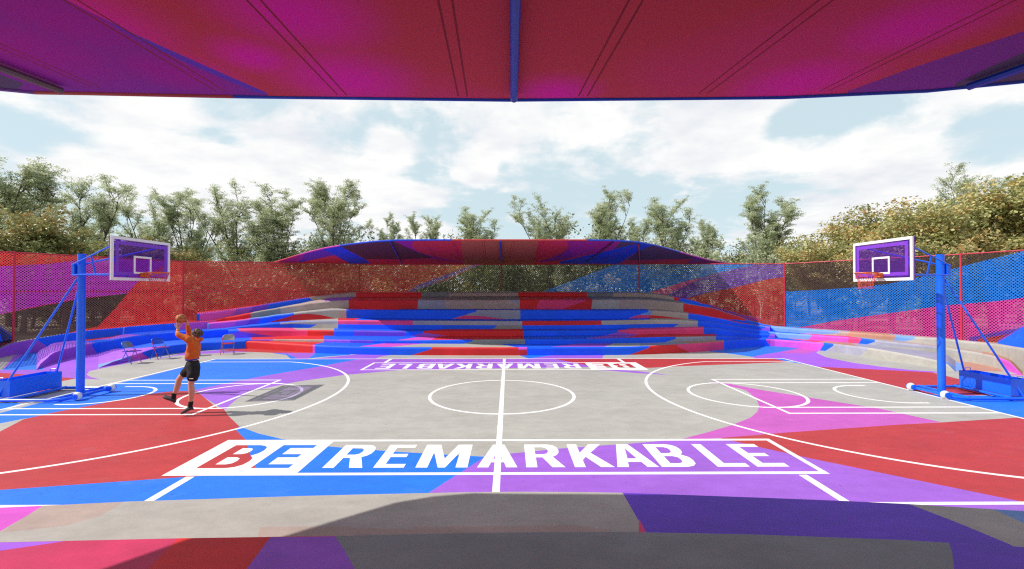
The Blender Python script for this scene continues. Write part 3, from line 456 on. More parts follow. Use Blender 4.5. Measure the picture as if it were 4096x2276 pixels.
# ------------------------------------------------------------------ sloping blue upstands at both ends of the side seating
def upstand(pts_top, pts_bot, dep, label):
    """a solid wedge: foot line and crest line in plan, thickened outwards"""
    n = len(pts_bot); vs = list(pts_bot)+list(pts_top)+[(x*dep, y*dep, z) for x, y, z in pts_top]+[(x*dep, y*dep, 0) for x, y, z in pts_bot]
    fs = []
    for i in range(n-1):
        for a in range(3): fs.append((a*n+i, a*n+i+1, (a+1)*n+i+1, (a+1)*n+i))
    fs += [(0,n,2*n,3*n),(n-1,4*n-1,3*n-1,2*n-1)]
    o = mesh('upstand', vs, fs, [concrete('B')]); return tag(o, label, 'upstand')
fb = [atY(px, y+14, Y) for px, y, Y in ((3990,1372,15.9),(4040,1381,15.2),(4096,1390,14.5),(4250,1420,13))]
ft_ = [atY(px, y, Y) for px, y, Y in ((3991,1371.5,16.0),(4040,1344,15.5),(4096,1311,14.9),(4250,1240,13.4))]
upstand([tuple(v) for v in ft_], [tuple(v) for v in fb], 1.06, 'blue sloping concrete upstand rising beside the pink perforated fence')
fb = [atY(px, y+10, Y) for px, y, Y in ((-200,1395,16.4),(-60,1366,17.6),(0,1357,18.3),(46,1347,18.9))]
ft_ = [atY(px, y, Y) for px, y, Y in ((-200,1180,16.6),(-60,1268,17.8),(0,1310,18.4),(45,1342,18.95))]
upstand([tuple(v) for v in ft_], [tuple(v) for v in fb], 1.05, 'blue sloping concrete upstand rising beside the dark brown fence panel')
# ------------------------------------------------------------------ perforated fence
def perf(k):
    key = 'perforated_sheet_'+NAMES[k]
    if key in MATS: return MATS[key]
    P = dict(PAL); P['R'] = (.72,.05,.06); P['M'] = (.50,.045,.50); P['A'] = (.085,.05,.045); P['B'] = (.006,.25,.95); P['K'] = (.88,.07,.42); P['P'] = (.24,.07,.55); P['G2'] = (.06,.06,.055)
    m, nt, b = newmat(key)
    b.inputs['Base Color'].default_value = (*P[k], 1); b.inputs['Roughness'].default_value = .5
    uv = nt.nodes.new('ShaderNodeUVMap'); sp = nt.nodes.new('ShaderNodeSeparateXYZ'); nt.links.new(uv.outputs[0], sp.inputs[0])
    def cell(off):
        ds = []
        for ax, per in ((0,.108),(1,.106)):
            q = math2(nt, 'FRACT', math2(nt, 'ADD', math2(nt, 'DIVIDE', sp.outputs[ax], per), off))
            q = math2(nt, 'MULTIPLY', math2(nt, 'SUBTRACT', q, .5), per); ds.append(math2(nt, 'MULTIPLY', q, q))
        return math2(nt, 'ADD', ds[0], ds[1])
    d = math2(nt, 'MINIMUM', cell(0.0), cell(.5))
    hole = math2(nt, 'GREATER_THAN', d, .0268**2)
    tl = nt.nodes.new('ShaderNodeBsdfTranslucent'); tl.inputs['Color'].default_value = (*P[k], 1)
    tp = nt.nodes.new('ShaderNodeBsdfTransparent'); m1 = nt.nodes.new('ShaderNodeMixShader'); m1.inputs[0].default_value = .47
    nt.links.new(b.outputs[0], m1.inputs[1]); nt.links.new(tl.outputs[0], m1.inputs[2])
    m2 = nt.nodes.new('ShaderNodeMixShader'); nt.links.new(hole, m2.inputs[0]); nt.links.new(tp.outputs[0], m2.inputs[1]); nt.links.new(m1.outputs[0], m2.inputs[2])
    nt.links.new(m2.outputs[0], nt.nodes['Material Output'].inputs['Surface']); MATS[key] = m; return m
FP = [ # colour fields of the fence, in painter's order
 ('M', c1((-900,330),(0,296),(110,291),(350,278),(560,250),(800,238),(1185,262),(1150,300),(980,410),(912,490),(600,522),(300,575),(0,637),(-900,800))),
 ('A', c1((-900,800),(0,640),(300,579),(600,525),(912,490),(830,590),(700,726),(400,790),(0,850),(-900,900))),
 ('P', crop(1000,930,1.288)((1190,150),(1190,163),(860,300),(800,312),(870,268))),
 ('G2', crop(1000,930,1.288)((1195,150),(1920,150),(1515,302),(1500,330),(830,330),(870,290),(1030,238),(1190,163))),
 ('B', crop(1000,930,1.288)((1920,150),(2650,150),(2576,180),(2260,255),(2060,310),(2040,330),(1480,330),(1515,302))),
 ('K', c3((930,520),(1000,476),(1250,400),(1500,345),(1760,288),(1840,270),(1840,290),(1420,362),(1100,500),(1060,560))),
 ('P', c3((1060,540),(1120,490),(1420,352),(1760,278),(1960,240),(1960,370),(1832,388),(1600,445),(1400,485),(1240,530),(1150,560))),
 ('A', c4((113,260),(2300,60),(2300,80),(1832,185),(1390,295),(1100,370),(870,420),(620,447),(330,466),(113,476))),
 ('B', c4((113,476),(330,466),(620,447),(870,420),(1100,370),(1390,295),(1832,185),(2300,80),(2300,500),(1832,520),(1640,545),(1250,577),(900,627),(500,682),(230,732),(113,742))),
 ('K', c4((113,742),(230,732),(500,682),(900,627),(1250,577),(1640,545),(1832,520),(2300,480),(2300,1000),(113,1000))),
 ('P', c4((1440,802),(1832,730),(2300,650),(2300,1000),(1440,1000))), ('R', c4((1500,818),(1750,775),(1960,720),(1960,1000),(1500,1000)))]
fence = empty('perforated_fence', (0, 22, 0), 0, 'tall perforated metal fence painted in red, purple, blue and pink fields behind the seating', 'fence')
FI = Matrix.Translation((0, -22, 0))
def clipx(P, lo, hi):
    for lim, sg in ((lo, 1), (hi, -1)):
        out = []
        for i in range(len(P)):
            a, b = P[i-1], P[i]; ia = sg*(a[0]-lim) >= 0; ib = sg*(b[0]-lim) >= 0
            if ia != ib:
                t = (lim-a[0])/(b[0]-a[0]); out.append((lim, a[1]+t*(b[1]-a[1])))
            if ib: out.append(b)
        P = out
        if not P: return P
    return P
def pxof(x, y):
    d = x/y; c, s = math.cos(YAW), math.sin(YAW); vx, vy = x*c-y*s, x*s+y*c
    return 2048+FOC*vx/vy
red = simple('fence_red_paint', (.52,.03,.06), .4)
for i in range(len(FENCE)-1):
    (xa,ya,ba,ta), (xb,yb,bb,tb) = FENCE[i], FENCE[i+1]; L = math.hypot(xb-xa, yb-ya); ux, uy = (xb-xa)/L, (yb-ya)/L
    def onpanel(px, py):
        v = ray(px, py); n = (-uy, ux); den = v[0]*n[0]+v[1]*n[1]; t = (xa*n[0]+ya*n[1])/den
        return ((v[0]*t-xa)*ux+(v[1]*t-ya)*uy, EYE+v[2]*t)
    pa, pb = sorted((pxof(xa,ya), pxof(xb,yb))); its = []
    for k, P in FP:
        Q = clipx(P, pa-8, pb+8)
        if len(Q) > 2: its.append(([onpanel(*q) for q in Q], k))
    V, F, K = paint([(0,ba-.35),(L,bb-.35),(L,tb),(0,ta)], its, 'R')
    V, F = compact(list(V), F)
    o = painted_mesh('panel', [FI @ Vector((xa+ux*v[0], ya+uy*v[0], v[1])) for v in V], F, K, perf, fence)
    uvl = o.data.uv_layers.new(name='UVMap')
    u0 = sum(math.hypot(FENCE[j+1][0]-FENCE[j][0], FENCE[j+1][1]-FENCE[j][1]) for j in range(i))
    for l in o.data.loops: v = V[l.vertex_index]; uvl.data[l.index].uv = (u0+v[0], v[1])
    m = MB(); m.tube([FI @ Vector((xa-uy*.0,ya,ta)), FI @ Vector((xb,yb,tb))], .022, 8); m.build('rail', red, fence, True)
    if i in (0,1,2):
        m = MB(); off = Vector((uy*.03, -ux*.03, 0)); m.tube([FI @ Vector((xa,ya,2.55))+off, FI @ Vector((xb,yb,2.55))+off], .018, 8); m.build('rail', red, fence, True)
for i, (x, y, b_, t_) in enumerate(FENCE):
    m = MB(); m.tube([FI @ Vector((x,y-.03,b_-.5)), FI @ Vector((x,y-.03,t_+.05))], .037, 10); m.build('post', red, fence, True)
# ------------------------------------------------------------------ fabric canopies over the two long sides
def canopy_z(y, front, zf): return zf-.055*(y-front)
def onz(P, front, zf):
    out = []
    for px, py in P:
        v = ray(px, py); t = (zf+.055*front-EYE)/(v[2]+.055*v[1]); out.append((v[0]*t, v[1]*t))
    return out
FAR_EDGE = onz([(1086,1052),(1140,1036),(1192,1020),(1247,1005),(1303,991.5),(1360,982),(1415,974.7),(1499,965.5),(1583,961),(1690,959.5),(1807,959),(2100,959),(2350,959.5),(2450,962),(2500,964),(2551,968),(2618,980),(2668,993),(2719,1008),(2780,1025),(2840,1041),(2934,1057)],18.3,4.63)
FAR_BACK = [(7.70,26.75),(-.44,26.85),(-8.81,26.9)]
YNF = 4.62
def nearmap(L): 
    out = []
    for px, py in L:
        v = ray(px, py); t = (4.57-.055*YNF-EYE)/(v[2]-.055*v[1]); out.append((v[0]*t, v[1]*t))
    return out
MAGENTA_SPOTS = [((875,205),.95),((745,40),.80),((640,150),.5),((2010,215),.95),((1400,235),.6),((40,130),1.3),((150,60),1.0),((430,190),.8),((2300,80),.8)]  # soft round magenta spots mixed into the red and purple fabric colour
FABS = dict(PAL); FABS.update(R=(.68,.05,.085), M=(.42,.03,.33), V=(.16,.045,.55), P=(.27,.03,.36), A=(.13,.055,.06), N=(.11,.075,.16), B=(.02,.09,.80), K=(.62,.04,.12), G=(.32,.016,.04), O=(.50,.15,.08))
def fabric(k):
    key = 'canopy_fabric_'+NAMES[k]
    if key in MATS: return MATS[key]
    m, nt, b = newmat(key); geo = nt.nodes.new('ShaderNodeNewGeometry')
    n1 = noise(nt, .32, 2, .4, geo.outputs['Position']); n2 = noise(nt, 60, 2, .5, geo.outputs['Position'])
    col = FABS[k]
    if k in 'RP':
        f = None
        for (dx, dy), r in MAGENTA_SPOTS:
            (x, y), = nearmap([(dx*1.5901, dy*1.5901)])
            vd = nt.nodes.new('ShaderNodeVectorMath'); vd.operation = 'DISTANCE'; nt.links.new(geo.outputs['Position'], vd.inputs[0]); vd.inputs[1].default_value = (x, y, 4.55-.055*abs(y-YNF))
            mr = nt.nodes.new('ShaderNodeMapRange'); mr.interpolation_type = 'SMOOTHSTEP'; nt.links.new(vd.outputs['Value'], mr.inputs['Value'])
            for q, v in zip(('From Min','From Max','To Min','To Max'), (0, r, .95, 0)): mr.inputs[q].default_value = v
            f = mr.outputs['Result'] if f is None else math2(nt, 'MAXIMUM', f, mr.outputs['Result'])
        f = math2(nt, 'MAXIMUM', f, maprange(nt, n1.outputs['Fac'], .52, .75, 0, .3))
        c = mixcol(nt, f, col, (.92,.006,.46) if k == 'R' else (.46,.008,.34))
    else: c = mixcol(nt, 0.0, col, col)
    nt.links.new(c, b.inputs['Base Color']); b.inputs['Roughness'].default_value = .7; b.inputs['Specular IOR Level'].default_value = .2
    tr = nt.nodes.new('ShaderNodeBsdfTranslucent'); nt.links.new(c, tr.inputs['Color'])
    mx = nt.nodes.new('ShaderNodeMixShader'); mx.inputs[0].default_value = .07
    out = nt.nodes['Material Output']; nt.links.new(b.outputs[0], mx.inputs[1]); nt.links.new(tr.outputs[0], mx.inputs[2]); nt.links.new(mx.outputs[0], out.inputs['Surface'])
    MATS[key] = m; return m
def canopy(edge, back, its, base, front, zf, sgn, ribs, edgecols, label):
    root = empty('canopy', (0, back[1][1], 0), 0, label, 'canopy'); I = Matrix.Translation((0, -back[1][1], 0))
    def hz(y, x=0.0): return zf-.055*abs(y-front)+(min(.10, .0034*x*x) if sgn < 0 else 0)
    V, F, K = paint(edge+back, its, base, [((x_, -5), (x_, 5.2)) for x_ in (-7,-5.5,-4,-2.5,0,2.5,4,5.5,7)] if sgn < 0 else ())
    V, F = compact(list(V), F)
    F = [f[::-1] for f in F]
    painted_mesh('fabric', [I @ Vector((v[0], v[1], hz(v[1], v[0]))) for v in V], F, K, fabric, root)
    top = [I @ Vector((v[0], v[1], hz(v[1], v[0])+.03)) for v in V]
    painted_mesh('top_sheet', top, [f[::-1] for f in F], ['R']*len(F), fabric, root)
    # edge tube in painted lengths
    m = MB(); n = len(edge)
    P = [I @ Vector((x, y, hz(y, x))) for x, y in edge]
    i0 = 0
    while i0 < n-1:
        c = edgecols(edge[i0][0]); i1 = i0+1
        while i1 < n-1 and edgecols(edge[i1][0]) == c: i1 += 1
        m.tube(P[i0:i1+1], .024 if sgn < 0 else .034, 10, 'BMKRP'.index(c)); i0 = i1
    m.build('edge_tube', [simple('tube_'+NAMES[k], {'B':(.01,.07,.62),'M':(.55,.04,.36),'K':(.60,.05,.10),'R':(.5,.05,.05),'P':(.2,.05,.4)}[k], .35) for k in 'BMKRP'], root, True)
    m = MB(); m.tube([I @ Vector((x, y, hz(y, x))) for x, y in back], .05, 8); m.build('back_tube', simple('tube_red', (.45,.02,.05), .4), root, True)
    for (x0,y0),(x1,y1),r,c in ribs:
        m = MB(); m.tube([I @ Vector((x0,y0,hz(y0, x0)-.05)), I @ Vector((x1,y1,hz(y1, x1)-.05))], r, 8); m.build('rib', simple('rib_'+c, {'blue':(.01,.06,.5),'grey':(.16,.12,.12),'brown':(.06,.03,.04),'red':(.4,.02,.08)}[c], .4), root, True)
    return root
c67, c77 = crop(1024,660,2.394), crop(2000,660,2.342)
def far(L): return onz(L, 18.3, 4.63)
def seam(a, b, gap, k, f, ext=0): 
    (xa,ya),(xb,yb) = f([a])[0], f([b])[0]; d = Vector((xb-xa,yb-ya)).normalized(); n = Vector((-d.y,d.x)); out = []
    for s in (-gap, gap):
        p, q = Vector((xa,ya))+n*s-d*(.02+ext), Vector((xb,yb))+n*s+d*.02; L_, R_ = stroke([p,q], .017); out.append((L_+R_[::-1], k))
    return out
its = [(far(c67((100,940),(480,820),(470,850),(400,940))),'M'), (far(c67((470,850),(480,830),(815,760),(800,775),(900,828),(400,940))),'V'), (far(c67((620,800),(815,760),(900,828),(1110,935),(1120,945),(900,945),(760,870))),'B'),
 (far(c67((800,775),(815,745),(1320,715),(1330,730),(1600,850),(1700,892),(1400,902),(1050,902))),'A'), (far(c67((1320,728),(1315,700),(1540,700),(1500,745),(1492,775),(1520,810),(1600,860))),'M'),
 (far(c67((1600,850),(1750,890),(2000,930),(1900,932),(1700,892))),'P'), (far(c67((1050,902),(1400,902),(1700,895),(1950,925),(2000,950),(1110,950))),'K'),
 (far(c67((1960,690),(2600,690),(2600,960),(1990,960))),'O'),(far(c77((0,690),(360,690),(330,900),(300,930),(0,930))),'O'),
 (far(c77((600,680),(1150,690),(1135,712),(1080,780),(940,815),(690,865),(640,770),(640,740),(625,715))),'M'), (far(c77((640,775),(690,865),(560,895),(340,910),(500,862),(600,815))),'P'),
 (far(c77((560,905),(940,818),(1080,785),(1290,735),(1400,725),(1470,735),(1290,810),(1115,925),(560,930))),'B'), (far(c77((1135,712),(1150,690),(1350,700),(1400,728),(1290,735),(1070,787))),'N'),
 (far(c77((1450,743),(1480,735),(1860,835),(1800,880),(1180,890),(1290,810))),'N'), (far(c77((1180,890),(1800,880),(1730,920),(1700,935),(1110,930))),'K'), (far(c77((1840,850),(1870,840),(2250,930),(1730,925),(1800,880))),'M'), (far(c77((1800,880),(1840,850),(2000,915),(1900,926),(1730,925))),'P')]
for a, b in (((2175,720),(2195,925)),((1885,725),(1975,925)),((1595,725),(1755,925)),((2470,725),(2415,925))): its += seam(c67(a)[0], c67(b)[0], .05, 'G', far)
for a, b in (((410,708),(300,905)),((695,708),(510,905)),((980,710),(730,905)),((1290,745),(935,910))): its += seam(c77(a)[0], c77(b)[0], .05, 'G', far)
for a, b in (((1060,750),(1310,925)),((1330,735),(1540,920)),((620,805),(930,930)),((470,850),(720,935))): its += seam(c67(a)[0], c67(b)[0], .0, 'G', far)[:1]
for a, b in (((1610,790),(1330,920)),((1750,830),(1500,920)),((1870,860),(1700,925))): its += seam(c77(a)[0], c77(b)[0], .0, 'G', far)[:1]
def ribs_far():
    out = []
    for P, r, c in (((c67((2340,716))[0], c67((2352,935))[0]), .04, 'blue'), ((c67((1285,725))[0], c67((1388,930))[0]), .03, 'blue'), ((c77((1060,712))[0], c77((808,908))[0]), .03, 'brown'), ((c77((1298,735))[0], c77((1310,920))[0]), .03, 'red')):
        a, b = far(P); out.append((a, b, r, c))
    return out
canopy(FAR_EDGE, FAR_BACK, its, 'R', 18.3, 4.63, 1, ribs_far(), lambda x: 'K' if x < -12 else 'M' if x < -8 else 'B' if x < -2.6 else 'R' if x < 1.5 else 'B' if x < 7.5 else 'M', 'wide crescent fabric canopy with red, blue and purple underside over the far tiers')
NEAR_EDGE = [(13.4,-2.1),(12.4,-1.0),(11.4,-.15),(10.3,.85),(9.0,2.0),(7.8,2.85),(6.7,3.6),(5.4,4.22),(4.2,4.5),(2.8,4.6),(0,4.62),(-2.8,4.62),(-4.3,4.64),(-4.85,4.66),(-5.3,4.58),(-5.66,4.44),(-6.13,4.08),(-6.47,3.80),(-6.93,3.46),(-7.26,3.05),(-8.3,2.1),(-9.6,1.1),(-10.8,.05),(-12.2,-1.1)]
NEAR_BACK = [(-13.0,-2.3),(-7.7,-3.85),(.4,-3.95),(8.8,-3.95),(13.5,-2.2)]
its = [(nearmap(c5((-900,-400),(150,-150),(295,0),(650,182),(1000,330),(1345,478),(1360,520),(-900,700))),'P'), (nearmap(c5((480,92),(660,182),(1000,330),(1345,478),(1290,478),(980,350),(700,222))),'V'),
 (nearmap(c5((-900,380),(0,415),(120,460),(60,520),(-900,600))),'N'),
 (nearmap(c6((1690,478),(2000,370),(2576,190),(3400,-60),(3400,520),(1690,520))),'P'), (nearmap(c6((2230,452),(2400,372),(2576,300),(3400,-20),(3400,480),(2230,500))),'N')]
for a, b, f in (((320,0),(1105,470),c5),((1270,0),(1717,478),c5),((2240,0),(2328,482),c5),((0,265),(470,462),c5)):
    d = (b[0]-a[0], b[1]-a[1]); its += seam(f((a[0]-d[0]*.45, a[1]-d[1]*.45))[0], f(b)[0], .045, 'G', nearmap, 9)
for a, b in (((625,0),(358,482)),((1595,0),(965,474)),((2560,0),(1580,470))):
    d = (b[0]-a[0], b[1]-a[1]); its += seam(c6((a[0]-d[0]*.45, a[1]-d[1]*.45))[0], c6(b)[0], .045, 'G', nearmap, 9)
rb = []
for a, b, f, r, c in (((20,-200),(10,474),c6,.036,'blue'), ((-300,240),(306,464),c5,.034,'grey'), ((2900,240),(2300,444),c6,.036,'blue')):
    p, q = (Vector(w_) for w_ in nearmap([f(a)[0], f(b)[0]])); d = (p-q).normalized(); kx = 1e9 if abs(d.x) < 1e-6 else (11.6-abs(q.x))/abs(d.x); ky = (q.y+3.4-max(0,abs(q.x)-6)*.25)/max(1e-6, -d.y)
    p = q+d*min(kx, ky); rb.append((tuple(p), tuple(q), r, c))
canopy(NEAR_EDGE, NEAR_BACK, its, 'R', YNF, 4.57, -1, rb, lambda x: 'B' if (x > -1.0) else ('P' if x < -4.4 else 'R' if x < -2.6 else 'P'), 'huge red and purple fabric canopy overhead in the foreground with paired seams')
# posts that carry the canopies stand in the fence line
# ------------------------------------------------------------------ portable basketball stands
blue = simple('blue_gloss_paint', (.006,.14,.90), .3, spec=.5)
orange = simple('rim_orange', (.62,.13,.02), .4); white = simple('white_paint', (.8,.8,.8), .45, amp=.03); netm = simple('net_red', (.62,.08,.06), .7)
purple = simple('board_purple', (.20,.05,.55), .35)
acr, nt, b = newmat('tinted_acrylic')
b.inputs['Base Color'].default_value = (.20,.06,.52,1); b.inputs['Roughness'].default_value = .12
tr = nt.nodes.new('ShaderNodeBsdfTransparent'); tr.inputs['Color'].default_value = (.74,.58,.92,1)
mx = nt.nodes.new('ShaderNodeMixShader'); mx.inputs[0].default_value = .18
nt.links.new(b.outputs[0], mx.inputs[2]); nt.links.new(tr.outputs[0], mx.inputs[1]); nt.links.new(mx.outputs[0], nt.nodes['Material Output'].inputs['Surface'])
def frame_rect(m, x0, x1, y0, y1, z0, z1, w):
    m.box((x0,y0,z1-w),(x1,y1,z1)); m.box((x0,y0,z0),(x1,y1,z0+w)); m.box((x0,y0,z0+w),(x1,y0+w,z1-w)); m.box((x0,y1-w,z0+w),(x1,y1,z1-w))
def hoop(loc, rz, label):
    t = empty('basketball_stand', loc, rz, label, 'basketball stand', 'portable basketball stands facing each other across the court')
    m = MB(); m.tube([(0,0,.06),(0,0,3.5)], .083, 20); m.tube([(0,0,3.5),(0,0,3.515)], .086, 20); m.box((-.17,-.10,2.97),(-.085,.10,3.27), bev=.006); m.box((-.13,-.13,.03),(.13,.13,.075), bev=.005)
    m.tube([(-.05,.0,2.86),(-.12,0,2.86)], .04, 8)
    m.build('pole', blue, t, True)
    for s in (-1, 1):
        m = MB(); m.tube([(-.15,s*.09,2.99),(.1,s*.14,3.0),(1.46,s*.42,3.0)], .019, 8); m.tube([(-.15,s*.09,3.24),(1.46,s*.66,3.74)], .019, 8)
        k = .42; m.tube([(-.15+1.61*k,s*(.09+.57*k),3.24+.5*k),(-.15+1.61*k,s*.20,2.995)], .019, 8); m.box((1.44,s*.66-.05,3.68),(1.475,s*.66+.05,3.80)); m.box((1.44,s*.42-.05,2.94),(1.475,s*.42+.05,3.06))
        m.build('arm', blue, t, True)
        m = MB(); m.tube([(-.06,s*.05,2.9),(-1.33,s*.66,.08)], .022, 8); m.build('brace', blue, t, True)
    bd = empty('backboard', (0,0,0)); bd.parent = t
    x0, x1, y0, y1, z0, z1 = 1.48, 1.505, -.9, .9, 2.85, 3.87
    m = MB(); m.box((x0,y0+.004,z0+.004),(x1-.004,y1-.004,z1-.004)); m.build('pane', acr, bd)
    m = MB(); frame_rect(m, x0-.028, x0-.002, y0, y1, z0, z1, .05); m.build('rear_frame', purple, bd)
    m = MB(); frame_rect(m, x0-.002, x1+.004, y0-.003, y1+.003, z0-.003, z1+.003, .068); m.build('border', white, bd)
    m = MB(); frame_rect(m, x1-.006, x1+.002, y0+.115, y1-.115, z0+.115, z1-.10, .085); m.build('inner_band', purple, bd)
    m = MB(); frame_rect(m, x1-.006, x1+.006, -.27, .27, z0+.165, z0+.60, .048); m.build('target_square', white, bd)
    rm = MB(); c = Vector((1.505+.14+.235, 0, 3.05)); R = .235
    rm.tube([c+Vector((R*math.cos(2*math.pi*i/28), R*math.sin(2*math.pi*i/28), 0)) for i in range(28)], .013, 8, closed=True)
    rm.box((1.509,-.09,2.93),(1.60,.09,3.045), bev=.008); rm.box((1.56,-.05,3.03),(1.66,.05,3.055)); rm.tube([(1.59,-.07,3.0),(c.x-.1,-.2,3.045)], .009, 6); rm.tube([(1.59,.07,3.0),(c.x-.1,.2,3.045)], .009, 6)
    r = rm.build('rim', orange, t, True)
    nm = MB(); N = 12; rows = [(0,.235),(.10,.195),(.20,.165),(.30,.148),(.40,.15)]
    for par in (0, 1):
        for i in range(N):
            for sg in (-1, 1):
                nm.tube([c+Vector((rr_*math.cos(2*math.pi*(i+sg*.5*j+par*.0)/N), rr_*math.sin(2*math.pi*(i+sg*.5*j)/N), -dz)) for j, (dz, rr_) in enumerate(rows)], .0048, 4, caps=False)
        break
    nm.build('net', netm, r)
    m = MB()
    for s in (-1, 1): m.tube([(-1.75,s*.68,.06),(-.1,s*.68,.06),(.12,s*.62,.06),(.26,s*.5,.075),(.33,s*.36,.09)], .036, 10)
    m.tube([(-1.0,-.68,.075),(-1.0,.68,.075)], .036, 10); m.tube([(-1.75,-.68,.06),(-1.75,.68,.06)], .036, 10); m.tube([(-.02,-.67,.075),(-.02,.67,.075)], .034, 10); m.tube([(.33,-.38,.09),(.33,.38,.09)], .034, 10)
    m.build('base_frame', blue, t, True)
    for s in (-1, 1):
        m = MB(); m.sphere((.36,s*.46,.10), .10, 0, 20, 14, (1,.78,1)); w = m.build('wheel', white, t, True)
        m = MB(); m.tube([(.36,s*.545,.10),(.36,s*.355,.10)], .066, 16); m.tube([(.36,s*.565,.10),(.36,s*.545,.10)], .024, 8); m.box((.33,s*.37-.03,.07),(.39,s*.37+.03,.14)); m.build('hub', blue, w)
    m = MB(); bx0, bx1, by, bz0, bz1, th = -1.50, -1.06, .62, .11, .50, .012
    m.box((bx0,-by,bz0),(bx1,by,bz0+th)); m.box((bx0,-by,bz0+th),(bx0+th,by,bz1)); m.box((bx1-th,-by,bz0+th),(bx1,by,bz1)); m.box((bx0+th,-by,bz0+th),(bx1-th,-by+th,bz1)); m.box((bx0+th,by-th,bz0+th),(bx1-th,by,bz1))
    m.box((bx0+th,-by+th,bz0+.2),(bx1-th,by-th,bz0+.28))
    bxo = m.build('ballast_box', blue, t)
    for s in (-1, 1):
        m = MB(); y = s*(by-.006); m.tube([(-1.36,y,bz1-.03),(-1.36,y,bz1+.065),(-1.22,y,bz1+.065),(-1.22,y,bz1-.03)], .008, 6); m.build('handle', blue, bxo)
    return t
hoop((-10.59, 11.33, 0), 0, 'blue wheeled basketball stand with purple backboard behind the jumping player')
hoop((10.85, 11.33, 0), math.pi, 'blue wheeled basketball stand with purple backboard before the blue and pink fence')
# ------------------------------------------------------------------ folding chairs
def chair(loc, rz, label, cols):
    """cols: backrest halves, seat halves, left frame, right frame, left rear, right rear"""
    t = empty('folding_chair', loc, rz, label, 'folding chair', 'painted metal folding chairs beside the court')
    def cm(k): return simple('chair_'+NAMES[k], tuple(x*.8+.02 for x in PAL[k]), .35, .15)
    def P(s, f): return Vector((.20-.40*f, s*(.225-.02*f), .775*f))     # along the front frame
    for (s, k) in ((-1, cols[4]), (1, cols[5])):
        m = MB(); m.tube([P(s,0), P(s,.86)], .0125, 8); m.tube([P(s,0), P(s,.03)], .016, 8); m.build('front_leg', cm(k), t, True)
    m = MB(); a = [P(-1,.86), P(-1,.93)+Vector((0,.012,0)), P(-1,.985)+Vector((0,.06,0)), P(-1,1)+Vector((0,.12,0)), P(1,1)+Vector((0,-.12,0)), P(1,.985)+Vector((0,-.06,0)), P(1,.93)+Vector((0,-.012,0)), P(1,.86)]
    m.tube(a, .0125, 8); m.build('top_bow', cm(cols[0]), t, True)
    for (s, k) in ((-1, cols[6]), (1, cols[7])):
        m = MB(); m.tube([(-.235,s*.195,0),(-.235+.26,s*.195,.50)], .0125, 8); m.tube([(-.235,s*.195,0),(-.225,s*.195,.025)], .016, 8); m.build('rear_leg', cm(k), t, True)
    for q in ([(-.18,-.195,.10),(-.18,.195,.10)], [(-.13,-.195,.19),(-.13,.195,.19)], [P(-1,.16),P(1,.16)]):
        m = MB(); m.tube(q, .008, 6); m.build('rung', cm(cols[6]), t, True)
    # curved backrest sheet
    vs = []; fs = []; ix = []; nu, nv = 12, 5
    for j in range(nv+1):
        f = .72+.265*j/nv
        for i in range(nu+1):
            u = -1+2*i/nu; h = .775*(.72+(f-.72)*1.0); p = P(u, f); p.z = p.z-(.03*max(0, abs(u)-.6)/.4 if j == nv else 0); p.x += -.022*(1-u*u); vs.append(p)
    for j in range(nv):
        for i in range(nu): q = j*(nu+1)+i; fs.append((q,q+1,q+nu+2,q+nu+1)); ix.append(0 if i < nu*.55 else 1)
    n = len(vs); vs += [v+Vector((-.006,0,-.003)) for v in vs]; fs += [tuple(a+n for a in f)[::-1] for f in fs]; ix += ix[:]
    mesh('backrest', vs, fs, [cm(cols[0]), cm(cols[1])], ix, True, t)
    m = MB(); m.box((-.17,-.20,.425),(.0,.20,.452), 0, .010); m.box((.0,-.20,.425),(.235,.20,.452), 1, .010); m.build('seat', [cm(cols[2]), cm(cols[3])], t)
    return t
chair((-13.50,16.35,0), rad(2), 'folding chair with half blue, half grey back at the purple seating end', ('S','G2','P','V','B','M','B','G2'))
chair((-13.30,17.45,0), rad(-15), 'folding chair with an all blue back and pink seat, near the ball', ('B','B','K','P','R','L','B','B'))
chair((-12.62,18.28,0), rad(-52), 'folding chair with pale lavender back half hidden behind the player', ('C','C','P2','M','L','L','L','L'))
chair((-11.50,18.70,0), rad(-68), 'folding chair with grey green back and red seat, beside the red block', ('G','G','R','R','R','L','O','G2'))
# ------------------------------------------------------------------ the player, mid jump
PY0 = 9.62
pc = crop(620,1230,3.18)
def J(x, y, dy=0.0): return atY(*pc((x, y))[0], PY0+dy) if dy == 0 else Vector((atY(*pc((x, y))[0], PY0).x*(PY0+dy)/PY0, PY0+dy, EYE+(atY(*pc((x, y))[0], PY0).z-EYE)*(PY0+dy)/PY0))
def skin(name, verts, edges, radii, mat, parent, root=0, sub=2):
    me = D.meshes.new(name); me.from_pydata([tuple(v) for v in verts], edges, []); o = link(name, me)
    md = o.modifiers.new('s', 'SKIN'); md.use_smooth_shade = True; md.branch_smoothing = .5
    for i, d in enumerate(me.skin_vertices[0].data):
        r = radii[i]; d.radius = (r, r) if isinstance(r, (int, float)) else r; d.use_root = (i == root)
    ss = o.modifiers.new('u', 'SUBSURF'); ss.levels = sub; ss.render_levels = sub
    dg = bpy.context.evaluated_depsgraph_get(); ev = o.evaluated_get(dg); m2 = D.meshes.new_from_object(ev)
    D.objects.remove(o); D.meshes.remove(me); m2.name = name
    m2.materials.clear(); m2.materials.append(mat)
    for p in m2.polygons: p.use_smooth = True
    return link(name, m2, parent)
class Sk:
    def __init__(s): s.v = []; s.e = []; s.r = []
    def p(s, co, r, prev=None):
        s.v.append(Vector(co)); s.r.append(r); i = len(s.v)-1
        if prev is not None: s.e.append((prev, i))
        return i
    def chain(s, pts, prev):
        for co, r in pts: prev = s.p(co, r, prev)
        return prev
